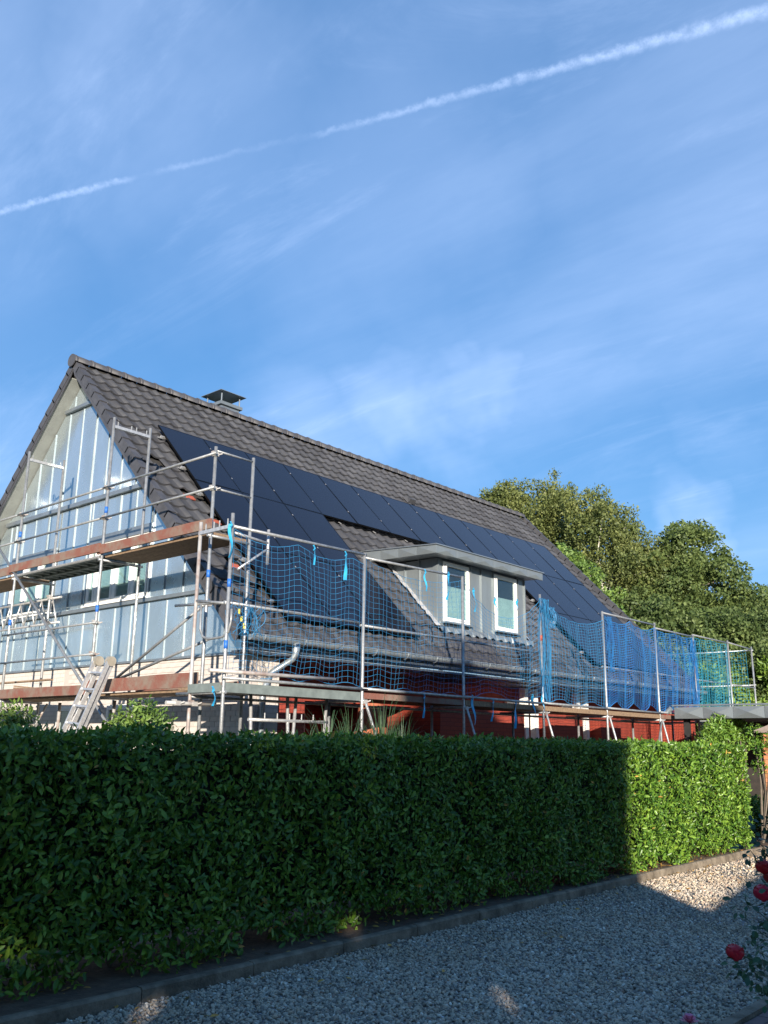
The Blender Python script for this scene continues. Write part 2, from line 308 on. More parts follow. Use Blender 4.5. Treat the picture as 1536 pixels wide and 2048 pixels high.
def quads(P, size, seed, updown=0.):
    r = np.random.default_rng(seed); n = len(P)
    D = unit(r.normal(size=(n, 3)) + np.array([0, 0, -updown])); N0 = unit(r.normal(size=(n, 3)) + np.array([0, 0, .5])); R = unit(np.cross(D, N0))
    L = size*(.6+.8*r.random(n))[:, None]; W = L*(.45+.2*r.random(n))[:, None]; U = np.cross(R, D)
    V = np.stack([P-D*L*.5, P+R*W*.5+U*W*.12, P+D*L*.5, P-R*W*.5+U*W*.12], 1).reshape(-1, 3)
    return V, [np.arange(n*4).reshape(-1, 4)]

# ------------------------------------------------------------------ ground
def sheet(name, pts, m, z, parent=None):
    mb = MB(); mb.add([(x, y, z) for x, y in pts], [tuple(range(len(pts)))]); return mb.build(name, m, parent, kind='structure')
sheet('ground', [(-600, -600), (900, -600), (900, 900), (-600, 900)], M_grass, -.03)
def gravel_mat():
    m = bpy.data.materials.new('gravel_bed'); m.use_nodes = True; nt = m.node_tree; N = nt.nodes; L = nt.links; b = N['Principled BSDF']; b.inputs['Roughness'].default_value = .9
    tc = N.new('ShaderNodeTexCoord'); vo = N.new('ShaderNodeTexVoronoi'); vo.inputs['Scale'].default_value = 42; L.new(tc.outputs['Object'], vo.inputs['Vector'])
    rp = N.new('ShaderNodeValToRGB'); cr = rp.color_ramp; L.new(vo.outputs['Color'], rp.inputs[0])
    for e, (q, c) in zip([cr.elements[0], cr.elements[1], cr.elements.new(.5), cr.elements.new(.75)], [(0, (.10, .095, .095, 1)), (1, (.40, .37, .33, 1)), (.5, (.22, .20, .185, 1)), (.75, (.29, .25, .21, 1))]): e.position = q; e.color = c
    L.new(rp.outputs[0], b.inputs['Base Color'])
    bp = N.new('ShaderNodeBump'); bp.invert = True; bp.inputs['Strength'].default_value = 1; bp.inputs['Distance'].default_value = .015; L.new(vo.outputs['Distance'], bp.inputs['Height']); L.new(bp.outputs[0], b.inputs['Normal'])
    return m
KA, KB = np.array([2.94, 5.59]), np.array([15.8, 5.86]); KD = (KB-KA)/np.linalg.norm(KB-KA); KN = np.array([-KD[1], KD[0]])
def kp(t, off): p = KA + KD*t + KN*off; return p
k0, k1 = kp(-6, 0), kp(40, 0)
sheet('gravel_driveway', [(k0[0], 2.56), (45, 2.56), (45, k1[1]), tuple(k0)], gravel_mat(), 0)
b0, b1, b2, b3 = kp(-6, .06), kp(40, .06), kp(40, 4.2), kp(-6, 4.2)
sheet('soil_bed', [tuple(b0), tuple(b1), tuple(b2), tuple(b3)], M_soil, .075)
# kerb: a run of concrete edging stones
kerb = MB().bar((*kp(-6, .03), .0), (*kp(40, .03), .0), .04, .12).build('kerb', M_conc, kind='structure')
ks = None
kt = -4.0; i = 0
while kt < 24:
    l = 1.0; mb = MB(); w = .078; h = .215
    prof = [(-w/2, -.10), (-w/2, .085), (-w/2+.015, .102), (w/2-.015, .104), (w/2, .09), (w/2, -.10)]
    p = kp(kt, .03); e = KD*(l-.008)
    mb.prism([(p[0]+KN[0]*a, p[1]+KN[1]*a, z+random.uniform(-.004, .004)) for a, z in prof], (e[0], e[1], random.uniform(-.006, .006)))
    mb.build('kerb_stone', M_conc, kerb); kt += l; i += 1
# pebbles: far too many to count, scattered as instances over the drive
def pebbles():
    reg = []
    for (x0, x1, dens) in ((2.6, 6.5, 2100), (6.5, 9.5, 1500), (9.5, 13, 900), (13, 20, 420)):
        n = int((x1-x0)*3.15*dens); x = rng.uniform(x0, x1, n); y = rng.uniform(2.57, 5.78, n)
        ok = (y < 5.59 + (x-2.94)*.021 - .012); reg.append(np.stack([x[ok], y[ok], rng.uniform(.002, .012, ok.sum())], 1))
    P = np.concatenate(reg); keep = (P[:, 0]-P[:, 1]*.33 > .6)
    me = bpy.data.meshes.new('gravel'); P = P[keep]; me.vertices.add(len(P)); me.vertices.foreach_set('co', P.astype(np.float32).ravel()); me.update()
    m = bpy.data.materials.new('pebble'); m.use_nodes = True; N = m.node_tree.nodes; L = m.node_tree.links; b = N['Principled BSDF']; b.inputs['Roughness'].default_value = .8
    oi = N.new('ShaderNodeObjectInfo'); rp = N.new('ShaderNodeValToRGB'); L.new(oi.outputs['Random'], rp.inputs[0]); cr = rp.color_ramp
    cs = [(0, (.16, .142, .118, 1)), (.3, (.37, .325, .265, 1)), (.55, (.51, .435, .34, 1)), (.78, (.60, .48, .35, 1)), (.92, (.30, .20, .15, 1)), (1, (.82, .76, .65, 1))]
    while len(cr.elements) < len(cs): cr.elements.new(.5)
    for e, (q, c) in zip(cr.elements, cs): e.position = q; e.color = c
    nz = N.new('ShaderNodeTexNoise'); nz.inputs['Scale'].default_value = .9; nz.inputs['Detail'].default_value = 5; L.new(oi.outputs['Location'], nz.inputs['Vector'])
    mr = N.new('ShaderNodeMapRange'); L.new(nz.outputs[0], mr.inputs[0]); mr.inputs[1].default_value = .42; mr.inputs[2].default_value = .72; mr.inputs[4].default_value = .55
    mx = N.new('ShaderNodeMix'); mx.data_type = 'RGBA'; mx.blend_type = 'MULTIPLY'; L.new(mr.outputs[0], mx.inputs['Factor']); L.new(rp.outputs[0], mx.inputs[6]); mx.inputs[7].default_value = (.72, .60, .46, 1)
    L.new(mx.outputs[2], b.inputs['Base Color'])
    o = link('gravel', me, kind='stuff', label='loose grey and tan pebbles covering the driveway', cat='gravel')
    ng = bpy.data.node_groups.new('scatter_pebbles', 'GeometryNodeTree')
    ng.interface.new_socket('Geometry', in_out='INPUT', socket_type='NodeSocketGeometry'); ng.interface.new_socket('Geometry', in_out='OUTPUT', socket_type='NodeSocketGeometry')
    gi = ng.nodes.new('NodeGroupInput'); go = ng.nodes.new('NodeGroupOutput'); io = ng.nodes.new('GeometryNodeInstanceOnPoints'); ic = ng.nodes.new('GeometryNodeMeshIcoSphere'); ic.inputs['Radius'].default_value = 1; ic.inputs['Subdivisions'].default_value = 2
    sm = ng.nodes.new('GeometryNodeSetMaterial'); sm.inputs['Material'].default_value = m
    r1 = ng.nodes.new('FunctionNodeRandomValue'); r1.data_type = 'FLOAT_VECTOR'; r1.inputs[0].default_value = (0, 0, 0); r1.inputs[1].default_value = (.9, .9, 6.28)
    r2 = ng.nodes.new('FunctionNodeRandomValue'); r2.data_type = 'FLOAT_VECTOR'; r2.inputs[0].default_value = (.006, .005, .004); r2.inputs[1].default_value = (.022, .017, .013); r2.inputs['Seed'].default_value = 5
    ln = ng.links; ln.new(gi.outputs[0], io.inputs['Points']); ln.new(ic.outputs[0], sm.inputs[0]); ln.new(sm.outputs[0], io.inputs['Instance']); ln.new(r1.outputs[0], io.inputs['Rotation']); ln.new(r2.outputs[0], io.inputs['Scale']); ln.new(io.outputs[0], go.inputs[0])
    md = o.modifiers.new('scatter', 'NODES'); md.node_group = ng
pebbles()
# block paving at the camera's side of the drive, with its edging
pav = sheet('paved_path', [(2, -3), (14, -3), (14, 2.46), (2, 2.46)], M_mortar, -.008)
pm = MB().box((0, 0, 0), (.192, .092, .05)); pme = pm.mesh('paver', M_paver)
for iy in range(9):
    for ix in range(20):
        x = 5.4 + ix*.2 + (.1 if iy % 2 else 0); y = 2.405 - iy*.1
        link('paver', pme, pav, mw=Matrix.Translation((x, y, -.002+random.uniform(-.002, .002))) @ Matrix.Rotation(random.uniform(-.01, .01), 4, 'Z'))
edg = MB().bx((2, 2.50, -.05), (20, 2.54, -.012)).build('path_edging', M_conc, kind='structure')
for ix in range(10):
    MB().bx((3+ix*1.0, 2.465, -.06), (3.992+ix*1.0, 2.545, .045+random.uniform(-.004, .004))).build('edging_stone', M_conc, edg)

# ------------------------------------------------------------------ house dimensions
YR, ZR, TH = 16.58, 9.48, math.radians(46)          # ridge line and roof pitch
CS, SN = math.cos(TH), math.sin(TH)
X0, X1 = 8.80, 26.15                                 # verges
SE = 8.55                                            # slope length ridge to eave
XW, YW, YRED = 9.10, 10.92, 11.95                    # gable plane, corner, recessed red wall
def rp(x, s, h=0., side=-1):                         # point on the roof: s down the slope, h off its surface
    return np.array([x, YR + side*(s*CS + h*SN), ZR - s*SN + h*CS])
AX = np.array([1., 0, 0]); ADN = np.array([0, -CS, -SN]); ANR = np.array([0, -SN, CS])
house = empty('house', (X0+8, 16.5, 0), 'steep gabled house with zinc clad gable, grey tiled roof and red eaves wall', 'house')

# ---- walls
YL = 2*YR - YW
def under(y): return ZR - abs(y-YR)*math.tan(TH) - .30      # underside of the verge soffit at the gable wall
gw = MB().bx((XW+.012, YW+.012, 0), (XW+.30, YL, 3.08)).build('gable_wall', M_wjoint, house)
brk = MB(); brk.box((0, 0, 0), (.03, .238, .071)); bme = brk.mesh('brick', M_wbrick); nb = 0
for c in range(15):
    for j in range(20):
        y = YW + .125 + j*.25 + (.125 if c % 2 else 0); z = 3.035 - c*.081
        if c % 2 and j == 0:
            MB().bx((XW+.002, YW+.003, z-.0355), (XW+.03, YW+.119, z+.0355)).build('brick', M_wbrick, gw)
        link('brick', bme, gw, mw=Matrix.Translation((XW+.017+random.uniform(-.001, .001), y, z)))
low = MB(); low.bx((XW+.004, YW+.004, 0), (XW+.02, YL, 1.865)); low.bx((XW+.004, 16.24, 1.865), (XW+.02, YL, 3.08))
low.build('brick_face', M_wbricky, gw)
MB().bx((XW+.31, YW, 0), (XW+.75, YW+.3, 3.08)).build('corner_pier', M_wbrickx, house)
# core behind the zinc
core = MB(); core.prism([(XW+.09, YW, 3.08), (XW+.09, YL, 3.08), (XW+.09, YL, under(YL)+.1), (XW+.09, YR, under(YR)+.1), (XW+.09, YW, under(YW)+.1)], (.25, 0, 0)); core.build('gable_core', M_black, house)
WINS = [(13.64, 15.77, 4.21, 5.56), (16.98, 18.9, 4.21, 5.54)]
def clip_top(y0, y1, z0, z1):
    pts = [(y0, z0), (y1, z0)]
    top = []
    ys = sorted({y0, y1, YR} if y0 < YR < y1 else {y0, y1})
    extra = []
    for s_ in (-1, 1):
        yc = YR + s_*(ZR-.30-z1)/math.tan(TH)
        if y0 < yc < y1: extra.append(yc)
    ys = sorted(set(ys) | set(extra))
    top = [(y, min(z1, under(y))) for y in ys]
    top = [(y, max(z, z0)) for y, z in top]
    if max(z for _, z in top) - z0 < .03: return None
    return pts + top[::-1]
def zinc(y0, y1, z0, z1, seam=True):
    pl = clip_top(y0+.004, y1-.004, z0, z1)
    if pl is None: return
    # drop degenerate duplicates
    q = []
    for p in pl:
        if not q or abs(p[0]-q[-1][0])+abs(p[1]-q[-1][1]) > 1e-4: q.append(p)
    if abs(q[0][0]-q[-1][0])+abs(q[0][1]-q[-1][1]) < 1e-4: q.pop()
    if len(q) < 3: return
    mb = MB(); dx = random.uniform(-.004, .004); tl = random.uniform(-.006, .006)
    mb.prism([(XW+.03+dx+tl*(y-y0), y, z) for y, z in q], (.055, 0, 0))
    if seam:
        zt = min(z1, under(y0+.012))
        mb.cur = 1
        if zt - z0 > .08: mb.bx((XW+.010, y0-.006, z0), (XW+.035, y0+.006, zt-.004))
    mb.build('cladding_panel', [M_zinc, M_seam], house)
pw = .545
ny = int(round((YL-YW)/pw)); ys = [YW + (YL-YW)*k/ny for k in range(ny+1)]
for z0, z1, off in ((3.085, 4.10, 0), (4.17, 6.29, .2), (6.38, 8.47, .37), (8.55, 9.4, .1)):
    yy = [YW] + [y+off*pw for y in ys[:-1]] + [YL] if off else ys
    for a, b in zip(yy[:-1], yy[1:]):
        if b-a < .05: continue
        hit = [w for w in WINS if z0 < 5 < z1 and b > w[0]+.001 and a < w[1]-.001]
        if not hit: zinc(a, b, z0, z1); continue
        w = hit[0]
        if a < w[0]-.03: zinc(a, w[0], z0, z1)
        if b > w[1]+.03: zinc(w[1], b, z0, z1)
        a2, b2 = max(a, w[0]), min(b, w[1])
        if b2-a2 > .05: zinc(a2, b2, w[3], z1)
for z0, z1 in ((3.045, 3.08), (4.105, 4.165), (6.295, 6.375), (8.475, 8.545)):
    hw = (ZR-.30-z1)/math.tan(TH); a, b = max(YW, YR-hw), min(YL, YR+hw)
    MB().bx((XW-.045, a, z0), (XW+.07, b, z1)).build('cladding_band', M_zincd, house)
def window(y0, y1, z0, z1, x, cells, thing, axis='Y', blind=.7):
    # frame with casements; cells = relative widths. Built on plane axis const = x, facing the minus side
    def T(a, b, c0, c1, d0, d1, mb):       # a..b along, c0..c1 up, d0..d1 depth
        if axis == 'Y': mb.bx((x+d0, a, c0), (x+d1, b, c1))
        else: mb.bx((a, x+d0, c0), (b, x+d1, c1))
    fr = MB(); t = .045
    T(y0, y1, z0, z0+t, 0, .07, fr); T(y0, y1, z1-t, z1, 0, .07, fr)
    w = MB(); 
    tot = sum(cells); ed = [y0 + (y1-y0)*sum(cells[:k])/tot for k in range(len(cells)+1)]
    T(y0, y0+t, z0+t, z1-t, 0, .07, fr); T(y1-t, y1, z0+t, z1-t, 0, .07, fr)
    for e in ed[1:-1]: T(e-.045, e+.045, z0+t, z1-t, -.004, .07, fr)
    wo = fr.build('window', M_white, thing)
    sh = MB()
    for a, b in zip(ed[:-1], ed[1:]):
        a2 = a+(.055 if a == y0 else .045); b2 = b-(.055 if b == y1 else .045)
        sh = MB(); u = .042
        T(a2+.004, b2-.004, z0+t+.004, z0+t+u, -.018, .05, sh); T(a2+.004, b2-.004, z1-t-u, z1-t-.004, -.018, .05, sh)
        T(a2+.004, a2+u, z0+t+u, z1-t-u, -.018, .05, sh); T(b2-u, b2-.004, z0+t+u, z1-t-u, -.018, .05, sh); sh.build('frame', M_white, wo)
        g = MB(); T(a2+u, b2-u, z0+t+u, z1-t-u, .012, .020, g); g.build('pane', M_glass, wo)
        bl = MB(); nsl = 26; zt = z0+t+u; zb = z1-t-u; ztop = zt + (zb-zt)*blind
        for k in range(nsl):
            za = zt + (ztop-zt)*k/nsl; zbk = zt + (ztop-zt)*(k+1)/nsl; zm = (za+zbk)/2
            if axis == 'Y': bl.add([(x+.05, a2+u, za), (x+.05, b2-u, za), (x+.035, b2-u, zm), (x+.035, a2+u, zm), (x+.05, b2-u, zbk), (x+.05, a2+u, zbk)], [(0, 1, 2, 3), (3, 2, 4, 5)])
            else: bl.add([(a2+u, x+.05, za), (b2-u, x+.05, za), (b2-u, x+.035, zm), (a2+u, x+.035, zm), (b2-u, x+.05, zbk), (a2+u, x+.05, zbk)], [(0, 1, 2, 3), (3, 2, 4, 5)])
        bl.build('blind', M_blind, wo)
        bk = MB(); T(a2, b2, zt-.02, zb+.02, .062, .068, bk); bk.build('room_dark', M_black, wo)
    return wo
for (y0, y1, z0, z1) in WINS:
    rv = MB(); rv.bx((XW+.01, y0+.001, z0-.035), (XW+.088, y0+.02, z1-.001)); rv.bx((XW+.01, y1-.02, z0-.035), (XW+.088, y1-.001, z1-.001)); rv.bx((XW-.01, y0+.021, z1-.16), (XW+.088, y1-.021, z1-.002))
    rv.build('window_reveal', M_zincd, house)
    wo = window(y0+.021, y1-.021, z0, z1-.162, XW+.018, [.9, 1, 1, .55] if y0 < 15 else [1, 1, 1], house)
    MB().bx((XW-.05, y0, z0-.032), (XW+.016, y1, z0-.004)).build('sill', M_white, wo)
# white framed doors low in the gable wall, seen under the scaffold
for (y0, y1, z0, z1) in ((13.6, 14.5, .1, 2.33), (15.6, 16.2, .9, 2.33)):
    wo = window(y0, y1, z0, z1, XW-.09, [1], house, blind=.35)

# red wall under the eaves, recessed, with windows and pilasters
rw = MB(); rw.bx((14.4, YRED, 0), (25.9, YRED+.3, 3.02)); rw.bx((9.9, YRED, 2.45), (14.4, YRED+.3, 3.02)); rw.bx((9.9, YRED, 0), (10.75, YRED+.3, 2.45)); rw.bx((9.9, 14.2, 0), (14.7, 14.4, 3.0)); rw.bx((14.4, YRED+.302, 0), (14.6, 14.198, 3.0)); rw.bx((9.9, YRED+.302, 0), (10.1, 14.198, 3.0)); rw.build('eaves_wall', M_red, house)
MB().bx((10.1, YRED+.302, 2.98), (14.4, 14.2, 3.01)).build('porch_ceiling', M_fascia, house)
for a, b in ((9.95, 10.72), (14.42, 17.45), (18.55, 20.05), (20.95, 22.0)):
    MB().bx((a, 11.22, 0), (b, YRED-.002, 2.50)).build('red_pier', M_red, house)
for a, b, cells in ((17.75, 18.4, [1]), (20.2, 20.8, [1])):
    window(a, b, .3, 2.7, YRED-.085, cells, house, axis='X', blind=.25)
for a, b in ((17.86, 18.0), (18.3, 18.42), (20.25, 20.37), (20.66, 20.78)): MB().bx((a, 11.45, 0), (b, 11.6, 3.0)).build('white_post', M_white, house)
window(12.6, 13.5, .3, 2.5, 14.10, [1], house, axis='X', blind=.3)
MB().bx((XW+.3, YW, 3.02), (25.9, YRED+.3, 3.08)).build('eaves_soffit', M_fascia, house)
MB().bx((X0+.05, YR-SE*CS+.02, 3.04), (X1-.05, YW-.002, 3.07)).build('overhang_soffit', M_fascia, house)
MB().bx((25.85, YW, 0), (26.0, YL, 3.2)).build('far_gable_wall', M_red, house)
MB().bx((XW+.1, YL-.3, 0), (25.9, YL, 3.2)).build('rear_wall', M_red, house)

# ---- roof
roof = MB(); e0 = .06
for sd_ in (-1, 1):
    poly = [rp(X0+.03, .02, -.10, sd_), rp(X0+.03, SE-.05, -.10, sd_), rp(X1-.03, SE-.05, -.10, sd_), rp(X1-.03, .02, -.10, sd_)]
    roof.prism(poly, np.array([0, 0, -.04]))
roof = roof.build('roof', M_under, house)
# soffit boards under the gable overhang and barge boards
for sd_ in (-1, 1):
    q = [rp(X0+.03, .35, -.185, sd_), rp(X0+.03, SE-.05, -.185, sd_), rp(XW+.1, SE-.05, -.185, sd_), rp(XW+.1, .35, -.185, sd_)]
    MB().prism(q, np.array([0, 0, .02])).build('verge_soffit', M_soffit, house)
    q = [rp(X0+.012, .05, -.12, sd_), rp(X0+.012, SE-.02, -.12, sd_), rp(X0+.012, SE-.02, -.205, sd_), rp(X0+.012, .05+.28, -.205, sd_)]
    MB().prism(q, np.array([.017, 0, 0])).build('barge_board', M_verge, house)
TWD, TRW = .2999, .3405
ROWS = int(SE/TRW)
def wave(u):                                        # concrete pantile cross section, u in 0..1
    u = u % 1.0
    return .040*(.5-.5*math.cos(2*math.pi*min(u/.62, 1.))) if u < .62 else 0.0 - .004*math.sin(math.pi*(u-.62)/.38)
def tile_mesh(name):
    mb = MB(); n = 9; us = [k/(n-1) for k in range(n)]; W = .322; Ltot = .40
    top = [(u*W - .01, wave(u*W/TWD) + .004) for u in us]
    rows = [(0., .026), (Ltot, -.018)]               # s from lower edge upward; tilt over the tile below
    vs = []
    for t, h in rows: vs += [(x, -t, z+h+.012) for x, z in top]
    vs += [(x, .0, z+.026-.020) for x, z in top]     # lip underside
    fs = [(k, k+1, n+k+1, n+k) for k in range(n-1)] + [(2*n+k, 2*n+k+1, k+1, k) for k in range(n-1)]
    fs = [f[::-1] for f in fs]
    mb.add(vs, fs); return mb
TM = tile_mesh('t'); tme = TM.mesh('roof_tile', M_tile)
for p in tme.polygons: p.use_smooth = p.index < 8
def tile_matrix(x, s):                               # lower edge of the tile at slope distance s
    o = rp(x, s, -.055); return Matrix(((1, 0, 0, o[0]), (0, ADN[1], ANR[1], o[1]), (0, ADN[2], ANR[2], o[2]), (0, 0, 0, 1)))
DX0, DX1, DY, DZ0, DZ1 = 14.54, 17.86, 11.40, 4.05, 5.50          # dormer walls
MISSING = {(1, 10), (2, 13), (3, 13), (3, 15), (2, 19), (3, 21)}
tiles = []
ncol = int((X1-X0-.30)/TWD)
for r in range(ROWS):
    for c in range(ncol):
        x = X0 + .12 + c*TWD; s = (r+1)*TRW + .02
        p = rp(x+.15, s-.17)
        if DX0-.02 < x+.05 and x+.25 < DX1+.05 and p[1] > DY+.05 and p[2] < 5.75: continue
        if (c, r) in MISSING: continue
        tiles.append((x, s, c, r))
def inpanel(x, s): return (9.9 < x < 24.4 and 2.7 < s < 4.1) or (9.9 < x < 13.0 and 2.7 < s < 8) or (20.3 < x < 24.4 and 2.7 < s < 8)
vis = sorted([t for t in tiles if not inpanel(t[0], t[1])], key=lambda t: np.linalg.norm(rp(t[0], t[1])-EYE))
single = set((t[2], t[3]) for t in vis[:300])
Vt = np.array(TM.v); F4 = np.array(TM.f); bigV = []; k = 0
for (x, s, c, r) in tiles:
    jx, js = random.uniform(-.003, .003), random.uniform(-.006, .006)
    if (c, r) in single:
        link('roof_tile', tme, roof, mw=tile_matrix(x+jx, s+js) @ Matrix.Rotation(random.uniform(-.006, .006), 4, 'Z'))
    else:
        Mx = np.array(tile_matrix(x+jx, s+js)); bigV.append(Vt @ Mx[:3, :3].T + Mx[:3, 3])
nT = len(bigV); FF = (F4[None] + (np.arange(nT)*len(Vt))[:, None, None]).reshape(-1, 4)
bm_ = fast_mesh('tile_field', np.concatenate(bigV), [FF], M_tile); bm_.polygons.foreach_set('use_smooth', np.tile(np.arange(len(F4)) < 8, nT))
link('tile_field', bm_, roof, kind='stuff')
for (c, r) in MISSING:                              # bare battens and an old red tile showing through
    x = X0+.12+c*TWD; s = (r+1)*TRW
    q = [rp(x+.06, s-.22, -.075), rp(x+.27, s-.20, -.075), rp(x+.25, s-.05, -.05), rp(x+.07, s-.06, -.05)]
    if (c, r) in {(3, 15), (2, 19), (2, 13)}: MB().prism(q, ANR*.02).build('broken_tile', M_oldred, roof)
for r in range(ROWS):                               # verge tiles with their down-turned flange, both slopes
    for sd_ in (-1, 1):
        s0, s1 = r*TRW+.02, (r+1)*TRW+.02
        mb = MB(); nrm = np.array([0, sd_*SN, CS])
        a0, a1 = rp(X0, s0-.03, .012, sd_), rp(X0, s1, .038, sd_); b1, b0 = rp(X0, s1, -.125, sd_), rp(X0, s0-.03, -.15, sd_)
        mb.prism([a0, a1, b1, b0], np.array([.02, 0, 0]))
        c0, c1 = rp(X0+.021, s0-.03, .008, sd_), rp(X0+.021, s1, .034, sd_)
        mb.prism([c0, c1, c1-nrm*.022, c0-nrm*.022], np.array([.13, 0, 0]))
        mb.build('verge_tile', M_verge, roof)
for r in range(ROWS):                               # far verge, seen edge on
    s0, s1 = r*TRW+.02, (r+1)*TRW+.02
    MB().prism([rp(X1-.15, s0-.03, .01), rp(X1-.15, s1, .036), rp(X1-.15, s1, -.12), rp(X1-.15, s0-.03, -.15)], np.array([.14, 0, 0])).build('verge_tile', M_verge, roof)
# rear slope: not seen, plain covering
MB().prism([rp(X0+.16, .1, -.03, 1), rp(X1-.16, .1, -.03, 1), rp(X1-.16, SE, -.03, 1), rp(X0+.16, SE, -.03, 1)], (0, 0, .03)).build('rear_covering', M_tile, roof)
rt = MB(); nseg = 9; pr_ = []
for k in range(nseg):                               # half round ridge tile with a thicker nose
    a = math.pi*(.5 + (k/(nseg-1)-.5)*1.16); pr_.append((math.cos(a), math.sin(a)))
for (xa, xb, ra, rb) in ((0, .06, .150, .146), (.06, .43, .138, .126)):
    vs = [(x, c_*r_, s_*r_*.95) for x, r_ in ((xa, ra), (xb, rb)) for c_, s_ in pr_] + [(xa, c_*(ra-.02), s_*(ra-.02)*.95) for c_, s_ in pr_]
    rt.add(vs, [(k, k+1, nseg+k+1, nseg+k) for k in range(nseg-1)] + [(2*nseg+k, 2*nseg+k+1, k+1, k) for k in range(nseg-1)])
rme = rt.mesh('ridge_tile', M_verge, smooth=True); x = X0-.03
while x < X1-.3:
    link('ridge_tile', rme, roof, mw=Matrix.Translation((x, YR, ZR-.035+random.uniform(-.004, .004)))); x += .40
MB().tube([(X0-.05, YR, ZR-.03), (X0-.03, YR, ZR-.03)], .142, 20).build('ridge_end_cap', M_verge, roof)
# roof vents just above the panels
for (px, py) in ((817, 996), (1005, 1065)):
    d = ray(px, py); n_ = np.array([0, -math.tan(TH), 1.]); d0 = ZR-math.tan(TH)*YR; t_ = (d0+.08-EYE @ n_)/(d @ n_); P = EYE+d*t_; s = (YR-P[1])/CS
    mb = MB(); A = [rp(P[0]-.14, s-.16, .0), rp(P[0]+.14, s-.16, .0), rp(P[0]+.15, s+.14, .0), rp(P[0]-.15, s+.14, .0)]; B = [rp(P[0]-.09, s-.02, .10), rp(P[0]+.09, s-.02, .10), rp(P[0]+.12, s+.12, .13), rp(P[0]-.12, s+.12, .13)]
    mb.add(A+B, [(0, 1, 5, 4), (1, 2, 6, 5), (2, 3, 7, 6), (3, 0, 4, 7), (4, 5, 6, 7)]); mb.build('roof_vent', M_tile, roof)
# chimney with slab and sheet metal cowl
CX, CY = 13.15, 17.06
ch = MB().bx((CX-.28, CY-.28, 8.3), (CX+.28, CY+.28, 9.75)).build('chimney', M_zincd, house)
MB().bx((CX-.34, CY-.34, 9.752), (CX+.34, CY+.34, 9.83)).build('chimney_slab', M_dormer, ch)
for sx in (-1, 1):
    for sy in (-1, 1): MB().tube([(CX+sx*.28, CY+sy*.28, 9.832), (CX+sx*.28, CY+sy*.28, 10.09)], .017, 8).build('cowl_leg', M_zincd, ch)
cw = MB(); a = .40; cw.add([(CX-a, CY-a, 10.08), (CX+a, CY-a, 10.08), (CX+a, CY+a, 10.08), (CX-a, CY+a, 10.08), (CX, CY, 10.15), (CX-a, CY-a, 10.092), (CX+a, CY-a, 10.092), (CX+a, CY+a, 10.092), (CX-a, CY+a, 10.092)], [(3, 2, 1, 0), (5, 6, 4), (6, 7, 4), (7, 8, 4), (8, 5, 4), (0, 1, 6, 5), (1, 2, 7, 6), (2, 3, 8, 7), (3, 0, 5, 8)])
cw.build('cowl', M_zincd, ch)
# gutter, brackets, fascia and swan-neck downpipe
GY = YR - SE*CS - .075; GZ = ZR - SE*SN - .03
gt = MB(); ng_ = 10; prof = []
for k in range(ng_+1): a = math.pi*(k/ng_); prof.append((-math.cos(a)*.078, -math.sin(a)*.085))
ins = [(y*.93, z*.93+.002) for y, z in prof]; vs = []
for x in (X0+.10, X1-.1): vs += [(x, GY+y, GZ+z) for y, z in prof] + [(x, GY+y, GZ+z) for y, z in ins]
n2 = ng_+1; fs = []
for k in range(ng_): fs += [(k, k+1, 2*n2+k+1, 2*n2+k), (n2+k+1, n2+k, 3*n2+k, 3*n2+k+1)]
fs += [(0, 2*n2, 3*n2, n2), (n2-1, 2*n2-1, 4*n2-1, 3*n2-1)]
gt.add(vs, fs); gt.add([(X0+.10, GY+y, GZ+z) for y, z in prof], [tuple(range(n2))]); gt.tube([(X0+.1, GY-.08, GZ+.004), (X1-.1, GY-.08, GZ+.004)], .012, 8)
gut = gt.build('gutter', M_gutter, house)
xb = X0+.35
while xb < X1-.2:
    MB().tube([(xb, GY+math.cos(a)*.092, GZ+math.sin(a)*.098) for a in [math.pi*(1+k/8) for k in range(9)]], .009, 6).build('bracket', M_zincd, gut); xb += .85
MB().bx((X0+.06, YR-SE*CS+.035, GZ-.20), (X1-.06, YR-SE*CS+.06, GZ+.03)).build('fascia_board', M_fascia, house)
MB().bx((X0+.06, YR-SE*CS+.02, GZ-.235), (X1-.06, YR-SE*CS+.075, GZ-.215)).build('fascia_trim', M_gutter, house)
dx = on(592, 1292, 'Y', GY)[0]
MB().tube([(dx, GY, GZ-.05), (dx, GY, GZ-.22), (dx-.02, GY+.04, GZ-.30), (dx-.20, GY+.35, GZ-.52), (dx-.36, YW-.10, GZ-.70), (dx-.40, YW-.06, GZ-.80), (dx-.40, YW-.06, .1)], [.085, .055, .05, .05, .05, .05, .05], 12).build('downpipe', M_gutter, house, smooth=True)

# ---- dormer
def roofy(z): return YR - (ZR-z)/math.tan(TH)        # where height z meets the roof
dw = MB()
dw.add([(DX0, DY+.101, DZ0-.1), (DX0, DY+.101, DZ1), (DX0, roofy(DZ1)+.1, DZ1), (DX1, DY+.101, DZ0-.1), (DX1, DY+.101, DZ1), (DX1, roofy(DZ1)+.1, DZ1)], [(0, 1, 2), (3, 5, 4), (1, 4, 5, 2)])
for z0, z1, wins in ((DZ0-.1, DZ1, ((14.74, 15.66), (16.60, 17.52))),):
    xs = [DX0, 14.74, 15.66, 16.60, 17.52, DX1]
    for a, b in ((DX0, 14.74), (15.66, 16.60), (17.52, DX1)): dw.bx((a, DY-.012, z0), (b, DY+.1, z1))
    for a, b in wins: dw.bx((a, DY+.02, z0), (b, DY+.1, 4.19)); dw.bx((a, DY+.02, 5.46), (b, DY+.1, z1))
dwo = dw.build('dormer_wall', M_dormer, house)
